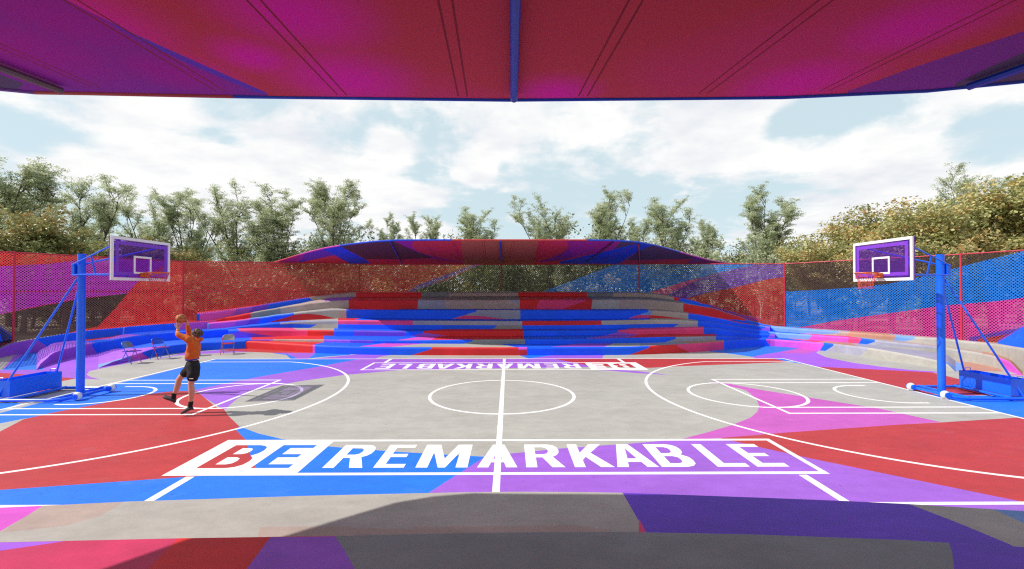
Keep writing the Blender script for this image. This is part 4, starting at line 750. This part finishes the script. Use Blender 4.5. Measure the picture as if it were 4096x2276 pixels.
skinm, nt, b = newmat('skin'); b.inputs['Base Color'].default_value = (.55,.29,.20,1); b.inputs['Roughness'].default_value = .5; b.inputs['Subsurface Weight'].default_value = .08
hair = simple('hair_brown', (.10,.06,.04), .6, scale=40, amp=.4); hood = simple('hoodie_orange', (.56,.115,.015), .85, scale=14, amp=.16)
black = simple('black_cloth', (.008,.008,.01), .8, amp=.3); shoem = simple('shoe_charcoal', (.035,.025,.035), .6, amp=.3); sole = simple('shoe_sole', (.45,.35,.34), .6); tee = simple('blue_tee', (.02,.04,.45), .8)
per = empty('person', (J(480,720).x, PY0, 0), 0, 'player in orange hoodie and black shorts leaping with a ball raised overhead', 'person')
PI_ = Matrix.Translation(-per.location)
per_world = lambda o: setattr(o, 'matrix_parent_inverse', PI_)
s = Sk()
pel = s.p(J(482,735), .070); wa = s.p(J(477,680), .104, pel); ch = s.p(J(490,560), .072, wa); uc = s.p(J(505,462), .062, ch); nk = s.p(J(520,398), .056, uc); hb = s.p(J(522,362), .068, nk); hm = s.p(J(528,325), .092, hb); ht = s.p(J(536,292), .075, hm)
hips = {}
for nm, h, k, c_, a, dy in (('near',(500,745),(458,975),(468,1060),(452,1215),-.10), ('far',(448,748),(305,915),(288,1000),(238,1110),.10)):
    i = s.p(J(*h, dy*.8), .058, pel); hips[nm] = h
    mid = ((h[0]+k[0])/2, (h[1]+k[1])/2)
    s.chain([(J(*mid, dy), .070), (J(*k, dy), .060), (J(*c_, dy), .064), (J((c_[0]+a[0])/2,(c_[1]+a[1])/2+10,dy), .046), (J(*a, dy), .036)], i)
hands = []
for sh, el, wr, hd, dys in (((478,428),(292,345),(290,285),(300,232),(-.17,-.20,-.12,-.06)), ((520,420),(442,340),(414,212),(396,160),(.17,.20,.10,.07))):
    i = s.p(J(sh[0], sh[1]+12, dys[0]*.85), .038, uc)
    mid = [(sh[q]+el[q])/2 for q in (0,1)]
    w = s.chain([(J(*mid, (dys[0]+dys[1])/2), .044), (J(*el, dys[1]), .043), (J((el[0]+wr[0])/2,(el[1]+wr[1])/2,(dys[1]+dys[2])/2), .040), (J(*wr, dys[2]), .028)], i)
    hands.append((w, J(*wr, dys[2]), J(*hd, dys[3])))
ball_c = J(330,142); BR = .097
for w, wr, hd in hands:
    d = (hd-wr).normalized(); side = d.cross((ball_c-hd).normalized()).normalized()
    tob = (ball_c-hd); tob = (tob-d*tob.dot(d)).normalized()
    palm = s.p(wr+d*.05, (.040,.022), w)
    for q, (off, ln) in enumerate(((-.034,.075),(-.012,.085),(.012,.08),(.033,.062))):
        base = wr+d*.095+side*off
        f1 = base+d*ln*.5+tob*.012+side*off*.3; f2 = base+d*ln*.8+tob*.04+side*off*.5
        b0 = s.p(base, .011, palm); s.chain([(f1, .0095), (f2, .0085)], b0)
    th = s.p(wr+d*.045-side*.048+tob*.012, .013, palm); s.chain([(wr+d*.08-side*.072+tob*.03, .011), (wr+d*.11-side*.078+tob*.05, .009)], th)
body = skin('body', s.v, s.e, s.r, skinm, per); per_world(body)
# face on the continuous head
fwd = Vector((-.82,.28,.42)).normalized(); hc = J(528,330); sidev = fwd.cross(Vector((0,0,1))).normalized(); upv = sidev.cross(fwd).normalized()
bm = bmesh.new(); bm.from_mesh(body.data)
def blob(c, r, sc, mi):
    rt = bmesh.ops.create_uvsphere(bm, u_segments=10, v_segments=8, radius=r)
    B = Matrix((fwd, sidev, upv)).transposed()
    for v in rt['verts']: v.co = c + B @ Vector((v.co.x*sc[0], v.co.y*sc[1], v.co.z*sc[2]))
    for f in {f for v in rt['verts'] for f in v.link_faces}: f.material_index = mi; f.smooth = True
blob(hc+fwd*.02, .088, (1,.85,1.12), 0); blob(hc+fwd*.102-upv*.012, .017, (1.2,.8,1.5), 0); blob(hc+fwd*.07-upv*.07, .035, (1,.9,.9), 0)
for q in (-1, 1): blob(hc+fwd*.092+sidev*q*.032+upv*.018, .009, (1,1.2,.8), 1); blob(hc-fwd*.005+sidev*q*.078, .024, (.9,.4,1.3), 0)
blob(hc+fwd*.097-upv*.048, .014, (.7,1.7,.5), 2)
bm.to_mesh(body.data); bm.free()
body.data.materials.append(simple('eye_dark', (.02,.015,.01), .2)); body.data.materials.append(simple('lips', (.4,.14,.12), .5))
m = MB(); rnd = random.Random(5)
for i in range(60):
    a = rnd.uniform(0, 6.28); z = rnd.uniform(-.35, 1); q = math.sqrt(max(0, 1-z*z)); d = (upv*z+sidev*q*math.cos(a)+fwd*(q*math.sin(a)*.9)-fwd*.25)
    if d.dot(fwd) > .12 and d.dot(upv) < .80: continue
    d.normalize(); m.sphere(hc-fwd*.012+upv*.012+d*.078, rnd.uniform(.024,.032), 0, 8, 6, (1,1,1))
for i in range(46):
    a = rnd.uniform(0, 6.28); z = rnd.uniform(.0, 1); q = math.sqrt(max(0, 1-z*z)); d = (upv*z+sidev*q*math.cos(a)+fwd*(q*math.sin(a))-fwd*.4).normalized()
    p0 = hc-fwd*.01+d*.095; m.tube([p0, p0+d*.010-fwd*.008, p0+d*.014-fwd*.022], [.012,.009,.002], 5)
o = m.build('hair', hair, per, True); per_world(o)
# hoodie
s = Sk(); c0 = s.p(J(473,668), .135); c1_ = s.p(J(473,632), .15, c0); c2_ = s.p(J(485,540), .148, c1_); c3_ = s.p(J(500,465), .145, c2_); c4_ = s.p(J(513,425), .10, c3_)
for sh, el, wr, dys in (((478,432),(292,345),(288,290),(-.17,-.20,-.12)), ((520,428),(442,345),(416,222),(.17,.20,.10))):
    i = s.p(J(*sh, dys[0]), .080, c3_); mid = [(sh[q]+el[q])/2 for q in (0,1)]
    s.chain([(J(*mid,(dys[0]+dys[1])/2), .068), (J(*el,dys[1]), .058), (J((el[0]+wr[0])/2,(el[1]+wr[1])/2,(dys[1]+dys[2])/2), .050), (J(*wr,dys[2]), .040)], i)
o = skin('hoodie', s.v, s.e, s.r, hood, per); per_world(o)
tx = D.textures.new('folds', 'CLOUDS'); tx.noise_scale = .09
md = o.modifiers.new('folds', 'DISPLACE'); md.texture = tx; md.strength = .05; md.mid_level = .5; md.texture_coords = 'GLOBAL'
m = MB(); cb = J(556,418); m.tube([cb+Vector((.055*math.cos(t)-.02, .10*math.sin(t), .035*math.cos(t))) for t in np.linspace(0, 2*math.pi, 15)[:-1]], .034, 8, closed=True); o = m.build('hood', hood, per, True); per_world(o)
s = Sk(); q = s.p(J(474,625), .13); s.chain([(J(474,655), .137), (J(476,676), .13)], q); o = skin('shirt_hem', s.v, s.e, s.r, tee, per); per_world(o)
# shorts
s = Sk(); p0 = s.p(J(477,664), .128); px_ = s.p(J(479,700), .140, p0); p1 = s.p(J(482,745), .15, px_)
i = s.p(J(494,800,-.085), .13, p1); s.chain([(J(484,870,-.10), .118), (J(474,945,-.10), .108)], i)
i = s.p(J(444,785,.085), .125, p1); s.chain([(J(398,828,.10), .112), (J(350,868,.10), .100)], i)
o = skin('shorts', s.v, s.e, s.r, black, per); per_world(o); md = o.modifiers.new('folds', 'DISPLACE'); md.texture = tx; md.strength = .03; md.texture_coords = 'GLOBAL'
m = MB(); w0 = J(460,905,-.215); m.box((-.04,-.002,-.008),(.04,.002,.008), org=w0); o = m.build('shorts_mark', white, per); per_world(o)
for a0, a1, heel, toe, dy in (((458,1195),(446,1262),(462,1290),(340,1345),-.10), ((246,1085),(232,1165),(242,1188),(110,1130),.10)):
    m = MB(); m.tube([J(*a0,dy), J(*a1,dy)], .045, 12); o = m.build('sock', black, per, True); per_world(o)
    h, t = J(*heel,dy), J(*toe,dy); d = (t-h).normalized(); upf = (J(*a1,dy)-h); upf = (upf-d*upf.dot(d)).normalized(); L = (t-h).length; sd = d.cross(upf)
    vs = []; fs = []; ix = []; prof = [(-.14,.024,.06,.0),(-.08,.042,.105,.0),(.1,.048,.12,0),(.3,.05,.11,0),(.5,.053,.10,0),(.7,.056,.086,.0),(.88,.05,.076,.006),(1.0,.03,.055,.014)]
    N = 14
    for f, w, hh, lift in prof:
        for k in range(N):
            a = 2*math.pi*k/N; vs.append(h+d*(f*L)+sd*(w*math.cos(a))+upf*(-.045+lift+(hh/2)*(1+math.sin(a)) if math.sin(a) > -.6 else -.045+lift+hh*.2))
    for q in range(len(prof)-1):
        for k in range(N): fs.append((q*N+k, q*N+(k+1) % N, (q+1)*N+(k+1) % N, (q+1)*N+k)); ix.append(1 if 8 <= k <= 12 else 0)
    fs += [tuple(range(N))[::-1], tuple((len(prof)-1)*N+k for k in range(N))]; ix += [0, 0]
    o = mesh('shoe', vs, fs, [shoem, sole], ix, True, per); per_world(o)
# ball
bmat, nt, b = newmat('basketball_leather')
geo = nt.nodes.new('ShaderNodeTexCoord'); sp = nt.nodes.new('ShaderNodeSeparateXYZ'); nt.links.new(geo.outputs['Object'], sp.inputs[0])
vo = nt.nodes.new('ShaderNodeTexVoronoi'); vo.inputs['Scale'].default_value = 260; nt.links.new(geo.outputs['Object'], vo.inputs['Vector'])
b.inputs['Base Color'].default_value = (.50,.14,.035,1); b.inputs['Roughness'].default_value = .6
bp = nt.nodes.new('ShaderNodeBump'); bp.inputs['Strength'].default_value = .3; bp.inputs['Distance'].default_value = .002; nt.links.new(vo.outputs['Distance'], bp.inputs['Height']); nt.links.new(bp.outputs[0], b.inputs['Normal'])
m = MB(); m.sphere((0,0,0), BR, 0, 32, 20); rr_ = BR*1.001
for ax in (0, 1, 2):
    P = []
    for t in np.linspace(0, 2*math.pi, 49)[:-1]:
        v = [0,0,0]; v[(ax+1) % 3] = rr_*math.cos(t); v[(ax+2) % 3] = rr_*math.sin(t); P.append(v)
    m.tube(P, .0035, 5, 1, closed=True)
for sg in (-1, 1): m.tube([Vector((rr_*math.cos(t)*.72, sg*.0+rr_*math.sin(t)*.72, sg*rr_*.69)) for t in np.linspace(0, 2*math.pi, 41)[:-1]], .0035, 5, 1, closed=True)
o = m.build('basketball', [bmat, simple('ball_seam', (.02,.012,.01), .6)], None, True); o.location = ball_c; o.rotation_euler = (.5,.6,.2); tag(o, "orange basketball held over the leaping player's head", 'basketball')
# ------------------------------------------------------------------ trees
def leafmat(name, cols, trans=.25, shine=.35):
    m, nt, b = newmat(name)
    at_ = nt.nodes.new('ShaderNodeAttribute'); at_.attribute_name = 'tint'
    cr = nt.nodes.new('ShaderNodeValToRGB'); nt.links.new(at_.outputs['Fac'], cr.inputs[0]); e = cr.color_ramp.elements
    while len(e) < len(cols): e.new(.5)
    for i, c in enumerate(cols): e[i].position = (0,.32,.58,.80,1)[i] if len(cols) == 5 else i/(len(cols)-1); e[i].color = (*c, 1)
    nt.links.new(cr.outputs[0], b.inputs['Base Color']); b.inputs['Roughness'].default_value = .45; b.inputs['Specular IOR Level'].default_value = shine
    tr = nt.nodes.new('ShaderNodeBsdfTranslucent'); nt.links.new(cr.outputs[0], tr.inputs['Color'])
    mx = nt.nodes.new('ShaderNodeMixShader'); mx.inputs[0].default_value = trans
    nt.links.new(b.outputs[0], mx.inputs[1]); nt.links.new(tr.outputs[0], mx.inputs[2]); nt.links.new(mx.outputs[0], nt.nodes['Material Output'].inputs['Surface'])
    return m
LEAF_A = leafmat('leaves_grey_green', [(.30,.36,.19),(.46,.53,.31),(.62,.68,.46),(.80,.83,.66)], .5)
LEAF_D = leafmat('leaves_wood_dark', [(.08,.10,.045),(.15,.185,.08),(.24,.27,.13),(.36,.38,.24)], .3)  # darker leaf greens for the wood at the back
LEAF_B = leafmat('leaves_autumn', [(.16,.18,.06),(.42,.45,.18),(.56,.53,.24),(.60,.37,.12),(.72,.70,.44)], .3)
LEAF_C = leafmat('leaves_rusty_green', [(.14,.17,.06),(.27,.32,.12),(.38,.39,.16),(.46,.30,.10),(.58,.56,.36)], .3)
BARK = simple('bark', (.10,.085,.07), .9, amp=.35, scale=6); BARKP = simple('bark_pale', (.40,.37,.33), .85, amp=.3, scale=5)
def leaves_mesh(name, cen, size, tint, mat, rng, flat=.35, tri=False):
    n = len(cen)
    nrm = rng.normal(size=(n,3)); nrm[:,2] = np.abs(nrm[:,2])+flat; nrm /= np.linalg.norm(nrm, axis=1)[:,None]
    a = np.cross(nrm, rng.normal(size=(n,3))); a /= np.linalg.norm(a, axis=1)[:,None]+1e-9; b = np.cross(nrm, a)
    s = size*rng.uniform(.6,1.25,size=(n,1)); w = s*.55
    P = np.stack([cen-a*s*.5, cen+b*w*.5+a*s*.06, cen+a*s*.5, cen-b*w*.5+a*s*.06], 1)+nrm[:,None,:]*0
    P[:,2] += nrm*s*.08; P[:,0] -= nrm*s*.05
    me = D.meshes.new(name); me.vertices.add(n*4); me.vertices.foreach_set('co', P.reshape(-1).astype(np.float32))
    me.loops.add(n*4); me.loops.foreach_set('vertex_index', np.arange(n*4, dtype=np.int32))
    me.polygons.add(n); me.polygons.foreach_set('loop_start', np.arange(0, n*4, 4, dtype=np.int32))
    me.update(calc_edges=True)
    at_ = me.attributes.new('tint', 'FLOAT', 'FACE'); at_.data.foreach_set('value', np.clip(tint,0,1).astype(np.float32))
    me.materials.append(mat); return me
def tree_kind(seed, H, spread, style, nleaf, lsize, lmat, bark):
    """returns (trunk mesh, crown mesh); style 'airy': forked upright stems with tufts; 'dome': wide rounded crown"""
    R = random.Random(seed); rng = np.random.default_rng(seed); m = MB(); tips = []
    def dirv(az, tilt): return Vector((math.sin(tilt)*math.cos(az), math.sin(tilt)*math.sin(az), math.cos(tilt)))
    def limb(p, d, L, r, lev, bend=.12):
        pts = [Vector(p)]; rr_ = [r]; n = 5 if lev < 2 else 3; dd = Vector(d)
        for i in range(n):
            dd = (dd+Vector((R.uniform(-1,1),R.uniform(-1,1),R.uniform(-.3,.9)))*bend).normalized(); pts.append(pts[-1]+dd*L/n); rr_.append(r*(1-(.62 if lev == 0 else .9)*(i+1)/n))
        m.tube(pts, rr_, 6 if lev < 2 else 4, caps=False); return pts, dd
    def at_f(pts, f):
        q = f*(len(pts)-1); i = min(int(q), len(pts)-2); return pts[i].lerp(pts[i+1], q-i), (pts[i+1]-pts[i]).normalized()
    if style == 'airy':
        tk, d = limb((0,0,-.2), (R.uniform(-.08,.08),R.uniform(-.08,.08),1), H*R.uniform(.24,.32), H*.013, 0, .06)
        ns = R.choice((5,6,6,7)); a0 = R.uniform(0,6.28)
        for i in range(ns):
            az = a0+6.28*i/ns+R.uniform(-.4,.4); tl = R.uniform(.14,.44)*spread; p0, _ = at_f(tk, R.uniform(.6,1))
            L = H*R.uniform(.50,.70) if i else H*.68
            st, _ = limb(p0, dirv(az, tl if i else .06), L, H*.0072, 1, .11)
            for j in range(R.randint(9,12)):
                f = R.uniform(.10,1.0); q, dq = at_f(st, f); az2 = R.uniform(0,6.28)
                d2 = (dq*.6+dirv(az2, R.uniform(.7,1.35))*.85+Vector((0,0,.12))).normalized(); L2 = H*R.uniform(.12,.22)*(1.15-.6*f)
                br, _ = limb(q, d2, L2, H*.0030, 2, .16)
                for f2 in (.25,.45,.65,.85,1.0):
                    q2, d3 = at_f(br, f2)
                    for _ in range(2):
                        d4 = (d3*.55+dirv(R.uniform(0,6.28), R.uniform(.7,1.6))).normalized(); L3 = H*R.uniform(.03,.07)
                        m.tube([q2, q2+d4*L3*.6, q2+d4*L3+Vector((0,0,.004*H))], [H*.0011,H*.0008,H*.0004], 3, caps=False)
                        c_ = R.random(); tips.append((q2+d4*L3*.5, H*.014, c_)); tips.append((q2+d4*L3, H*.017, c_))
    else:
        tk, d = limb((0,0,-.2), (0,0,1), H*.30, H*.022, 0, .08)
        for i in range(9):
            az = R.uniform(0,6.28); tl = R.uniform(.2,1.15); p0, _ = at_f(tk, R.uniform(.5,1)); L = H*R.uniform(.42,.62)
            st, _ = limb(p0, dirv(az, tl*spread), L, H*.010, 1, .14)
            for j in range(9):
                f = R.uniform(.25,1); q, dq = at_f(st, f); d2 = (dq*.5+dirv(R.uniform(0,6.28), R.uniform(.4,1.6))).normalized(); br, _ = limb(q, d2, H*R.uniform(.14,.24), H*.004, 2, .2)
                for f2 in (.3,.55,.8,1.0): q2, _ = at_f(br, f2); tips.append((q2, H*.055, R.random()))
    T = len(tips); pick = rng.integers(0, T, nleaf); cen = np.array([list(t[0]) for t in tips])[pick]; rad_ = np.array([t[1] for t in tips])[pick][:,None]
    off = rng.normal(size=(nleaf,3)); off /= np.linalg.norm(off,axis=1)[:,None]; off *= rng.uniform(0,1,size=(nleaf,1))**.6; off[:,2] *= .45
    cen = cen+off*rad_*1.6; tint = np.array([t[2] for t in tips])[pick]*.5+rng.uniform(0,.5,nleaf)
    crown = leaves_mesh('crown', cen, lsize, tint, lmat, rng)
    me = D.meshes.new('trunk'); me.from_pydata(m.v, [], m.f); me.materials.append(bark)
    me.polygons.foreach_set('use_smooth', np.ones(len(m.f), dtype=bool)); me.update()
    return me, crown, float(np.quantile(cen[:,2], .997))
def plant(kind, loc, rz, h, name, label, group, wide=1.0):
    tm, cm_, H = kind; t = empty(name, loc, rz, label, 'tree', group); s_ = h/H; t.scale = (s_*wide, s_*wide, s_)
    link('trunk', tm, t); link('crown', cm_, t); return t
A = [tree_kind(11+i, 12.5, sp, 'airy', 46000, .105, LEAF_A, BARK) for i, sp in enumerate((.95,.75,1.1,.85,.7,1.0))]
Bk = [tree_kind(41+i, 8.0, 1.0, 'dome', 30000, .165, LEAF_B, BARK) for i in range(3)]
Ck = [tree_kind(61+i, 7.0, 1.0, 'dome', 26000, .16, LEAF_C, BARK) for i in range(2)]
def spot(dx, dy, H):           # survey: treetop seen at this point of the 2576 px overview, for a tree H tall
    px, py = dx*1.5901, dy*1.5901; v = ray(px, py); t = (H-EYE)/v[2]; return (v[0]*t, v[1]*t, 0)
TALL = 'tall airy trees rising beyond the fence'
for i, (dx, dy, H, k, rz, w, lab) in enumerate((
 (28,388,12.5,5,.4,1.25,'tallest grey green tree, at the far left edge above the orange bushes'),
 (236,442,12.5,2,1.2,1.15,'wide grey green tree left of the left backboard'),
 (118,500,12.0,1,4.2,.8,'low tree between the two big trees at far left'),
 (380,492,12.0,0,3.0,.95,'small forked tree just above the left backboard'),
 (478,482,12.5,3,2.0,1.1,'round headed grey green tree just right of the left backboard'),
 (600,464,12.5,2,5.0,1.0,'open branched tree left of the pair above the red fence'),
 (690,474,12.0,4,.2,1.25,'narrow twin of the pair of trees above the red fence'),
 (842,452,13.0,5,3.3,1.05,'large vase shaped tree behind the left tip of the far canopy'),
 (985,540,12.0,1,1.0,.85,'slim tree over the dark brown canopy field'),
 (1062,542,11.5,3,4.0,.9,'small bushy tree over the left part of the far canopy'),
 (1192,524,12.0,4,2.2,1.2,'solitary small tree above the red middle of the far canopy'),
 (1375,490,12.5,0,.9,.95,'forked tree above the magenta field of the far canopy'),
 (1512,478,12.5,1,2.8,1.15,'tall twin topped tree above the blue end of the far canopy'),
 (1602,548,12.0,3,5.4,.9,'shorter tree between two tall ones right of the canopy crest'),
 (1672,499,12.5,4,1.7,1.25,'upright tree above the navy slope of the far canopy'),
 (1775,556,12.0,5,.3,.85,'low tree beyond the right tip of the far canopy'),
 (1930,464,13.0,1,4.6,1.15,'tallest slim tree between the far canopy tip and the right backboard'),
 (2440,412,12.5,2,2.5,1.0,'airy tree rising above the golden trees at far right'),
 (2560,450,12.0,0,1.1,1.0,'dark tree cut by the right picture edge'))):
    plant(A[k], spot(dx, dy, H), rz, H, 'tree', lab, TALL, w)
GOLD = 'golden leafed trees close behind the right fence'
for dx, dy, H, k, rz, w, lab in (
 (2075,590,6.2,0,.5,1.1,'lowest golden tree left of the right backboard'),
 (2150,548,6.8,1,1.5,1.15,'golden tree directly above the right backboard'),
 (2235,520,7.2,2,2.5,1.1,'golden tree just right of the right backboard'),
 (2330,515,7.6,0,3.6,1.2,'broad golden tree behind the right hoop pole'),
 (2420,485,8.0,1,4.4,1.2,'bulky golden tree beneath the airy dark tree'),
 (2500,470,8.4,2,5.5,1.2,'high golden tree beside the right picture edge'),
 (2600,455,8.8,0,.9,1.2,'golden tree cut off by the right picture edge')):
    plant(Bk[k], spot(dx, dy, H), rz, H, 'autumn_tree', lab, GOLD, w)
RUST = 'rusty green trees close behind the left fence'
for dx, dy, H, k, rz, w, lab in (
 (-40,520,7.5,0,.5,1.2,'rusty green tree cut by the left picture edge'),
 (60,560,6.8,1,1.5,1.2,'rusty green tree under the tallest tree at far left'),
 (165,600,6.2,0,2.5,1.2,'rusty green tree with orange leaves left of the blue pole'),
 (265,620,6.0,1,3.9,1.1,'rusty green tree behind the left backboard top'),
 (390,612,6.5,0,5.2,1.15,'rusty green tree just right of the left backboard')):
    plant(Ck[k], spot(dx, dy, H), rz, H, 'leafy_tree', lab, RUST, w)
# pale trunks seen through the perforations
for px, Y, h, lab in ((2860,33,6.5,'pale barked slender tree behind the red and purple fence, left one'), (3045,31,6.5,'pale barked slender tree behind the red fence beside the corner post'), (2260,38,6.5,'pale barked tree behind the dark middle of the fence')):
    v = ray(px, 1160); x = v[0]/v[1]*Y
    key = 'PALE'
    if key not in globals(): PALE = tree_kind(90, 6.5, 1.0, 'airy', 2500, .2, LEAF_A, BARKP)
    plant(PALE, (x, Y, 0), px % 7, h, 'birch_tree', lab, 'pale barked trees behind the fence')
# the wood behind reads as one mass of understorey
rng = np.random.default_rng(7); R = random.Random(7); cs = []; ts = []; m = MB()
for q in range(430):
    px = R.uniform(-500, 4600); Y = R.uniform(38, 80) if R.random() < .80 else R.uniform(31, 38); v = ray(px, 1160); x = v[0]/v[1]*Y
    if Y < 38 and 1500 < px < 2600: Y += 6; x = v[0]/v[1]*Y
    h = R.uniform(4.2, 8.2)*(1+(Y-40)/130) if Y > 38 else R.uniform(2.2, 4.6); n = 900; w = h*R.uniform(.28,.42)
    m.tube([(x,Y,-.1),(x+R.uniform(-.3,.3),Y,h*.4),(x+R.uniform(-.6,.6),Y,h*.75)], [.11,.08,.03], 5, caps=False)
    K = 16; cc = rng.normal(size=(K,3))*np.array([w*.55,w*.55,h*.2])+np.array([x,Y,h*.62]); cc[:,2] = np.clip(cc[:,2], h*.22, h*.94)
    pk = rng.integers(0,K,n); o = rng.normal(size=(n,3))*np.array([w*.20,w*.20,h*.055]); cs.append(cc[pk]+o); ts.append(rng.uniform(0,.45,K)[pk]+rng.uniform(0,.5,n))
cs = np.concatenate(cs); ts = np.concatenate(ts); sel = rng.random(len(cs)) < .72
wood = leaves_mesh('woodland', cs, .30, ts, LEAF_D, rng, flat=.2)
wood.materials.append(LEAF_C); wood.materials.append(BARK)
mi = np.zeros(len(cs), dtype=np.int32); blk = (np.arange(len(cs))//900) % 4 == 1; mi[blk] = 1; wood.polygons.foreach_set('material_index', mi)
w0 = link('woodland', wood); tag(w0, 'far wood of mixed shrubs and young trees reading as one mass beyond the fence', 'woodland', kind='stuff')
tk = m.build('trunks', BARK, w0, True)
# ------------------------------------------------------------------ sun and sky
ELEV = 44.0; AZ = math.atan2(-.105, -1.0)        # towards the sun: left of the court, a touch behind the camera
sd = Vector((math.cos(rad(ELEV))*math.cos(AZ), math.cos(rad(ELEV))*math.sin(AZ), math.sin(rad(ELEV))))
sun = D.lights.new('sun', 'SUN'); sun.energy = 4.8; sun.angle = rad(.5); sun.color = (1,.94,.865)
so = D.objects.new('sun', sun); COL.objects.link(so); so.rotation_euler = (-sd).to_track_quat('-Z', 'Y').to_euler(); so.location = (-40,-5,40)
w = D.worlds.new('World'); SC.world = w; w.use_nodes = True; nt = w.node_tree; bg = nt.nodes['Background']
sky = nt.nodes.new('ShaderNodeTexSky'); sky.sky_type = 'NISHITA'; sky.sun_disc = False; sky.sun_elevation = rad(ELEV); sky.sun_rotation = math.atan2(sd.x, sd.y); sky.air_density = 1.0; sky.dust_density = .6; sky.ozone_density = 1.2
bg.inputs['Strength'].default_value = .1
tc = nt.nodes.new('ShaderNodeTexCoord'); sp = nt.nodes.new('ShaderNodeSeparateXYZ'); nt.links.new(tc.outputs['Generated'], sp.inputs[0])
zc = math2(nt, 'ADD', math2(nt, 'MAXIMUM', sp.outputs[2], 0.0), .16)
cx = nt.nodes.new('ShaderNodeCombineXYZ'); nt.links.new(math2(nt, 'DIVIDE', sp.outputs[0], zc), cx.inputs[0]); nt.links.new(math2(nt, 'DIVIDE', sp.outputs[1], zc), cx.inputs[1])
n1 = noise(nt, 1.5, 10, .60, cx.outputs[0]); n1.inputs['Distortion'].default_value = .25
n2 = noise(nt, 1.9, 8, .6, cx.outputs[0]); n3 = noise(nt, 7.5, 6, .62, tc.outputs['Generated'])
val = math2(nt, 'ADD', maprange(nt, n1.outputs['Fac'], .3, .7, .24, .78), maprange(nt, n3.outputs['Fac'], .3, .7, -.10, .10))
def blob_sky(dx, dy, r, amp, sx=1.0):
    global val
    d = Vector(ray(dx*1.5901, dy*1.5901)).normalized()
    mp = nt.nodes.new('ShaderNodeMapping'); mp.vector_type = 'POINT'; nt.links.new(tc.outputs['Generated'], mp.inputs['Vector']); mp.inputs['Scale'].default_value = (1/sx,1/sx,1); mp.inputs['Location'].default_value = (-d.x/sx,-d.y/sx,-d.z)
    L = nt.nodes.new('ShaderNodeVectorMath'); L.operation = 'LENGTH'; nt.links.new(mp.outputs[0], L.inputs[0])
    mr = nt.nodes.new('ShaderNodeMapRange'); mr.interpolation_type = 'SMOOTHSTEP'; nt.links.new(L.outputs['Value'], mr.inputs['Value'])
    for k, v in zip(('From Min','From Max','To Min','To Max'), (0, r, amp, 0)): mr.inputs[k].default_value = v
    val = math2(nt, 'ADD', val, mr.outputs['Result'])
for q in ((2060,300,.10,-.34,1.2),(2190,265,.09,-.3,1.4),(1960,320,.06,-.16,1.4),(545,330,.09,-.26,1.3),(690,262,.09,-.26,1.5),(870,370,.07,-.2,1.7),(1010,330,.09,-.2,1.6),(1480,520,.22,-.18,1.9),(1180,500,.12,-.16,1.7),(1750,470,.12,-.12,1.6),(2560,330,.09,-.28,1.6),(2450,370,.06,-.2,1.8),(130,300,.09,-.24,1.5),(60,345,.06,-.2,1.8),(300,590,.16,-.14,2.2),(1900,560,.12,-.16,2.0),
          (965,352,.05,.3,1.1),(1195,418,.055,.34,1.2),(1000,375,.05,.18,1.4),(300,420,.16,.16,1.9),(650,450,.14,.2,1.9),(900,430,.07,.2,1.6),(2250,400,.22,.2,1.7),(1750,300,.12,.14,1.6),(1000,530,.09,.22,1.6),(2330,560,.18,.14,2.0),(360,280,.12,.12,1.8),(1480,390,.10,.1,1.6)): blob_sky(*q)
mask = nt.nodes.new('ShaderNodeMapRange'); mask.interpolation_type = 'SMOOTHSTEP'; nt.links.new(val, mask.inputs['Value'])
for k, v in zip(('From Min','From Max','To Min','To Max'), (.32,.56,0,1)): mask.inputs[k].default_value = v
zen = maprange(nt, sp.outputs[2], .40, .75, 1.0, .40)
cl = mixcol(nt, maprange(nt, n2.outputs['Fac'], .44, .70, 0, 1), (9.9,9.85,9.75), (7.5,7.85,8.5))
vm = nt.nodes.new('ShaderNodeVectorMath'); vm.operation = 'SCALE'; nt.links.new(cl, vm.inputs[0]); nt.links.new(zen, vm.inputs['Scale'])
gap = mixcol(nt, .80, sky.outputs[0], (7.0,8.6,9.1))
vg = nt.nodes.new('ShaderNodeVectorMath'); vg.operation = 'SCALE'; nt.links.new(gap, vg.inputs[0]); nt.links.new(maprange(nt, sp.outputs[2], .40, .75, 1.0, .42), vg.inputs['Scale'])
up = maprange(nt, sp.outputs[2], .40, .75, 0.0, 1.0)
vb = mixcol(nt, up, vg.outputs[0], mixcol(nt, 1.0, vg.outputs[0], (.85,1.15,2.0), 'MULTIPLY'))
nt.links.new(mixcol(nt, mask.outputs['Result'], vb, vm.outputs[0]), bg.inputs['Color'])
SC.view_settings.view_transform = 'Standard'; SC.view_settings.look = 'None'; SC.view_settings.exposure = .04; SC.view_settings.gamma = 1
SC.cycles.max_bounces = 8; SC.cycles.transparent_max_bounces = 16; SC.cycles.use_denoising = False; SC.cycles.pixel_filter_type = 'BLACKMAN_HARRIS'; SC.cycles.filter_width = 1.2; SC.cycles.sample_clamp_indirect = 3; SC.cycles.adaptive_threshold = .006
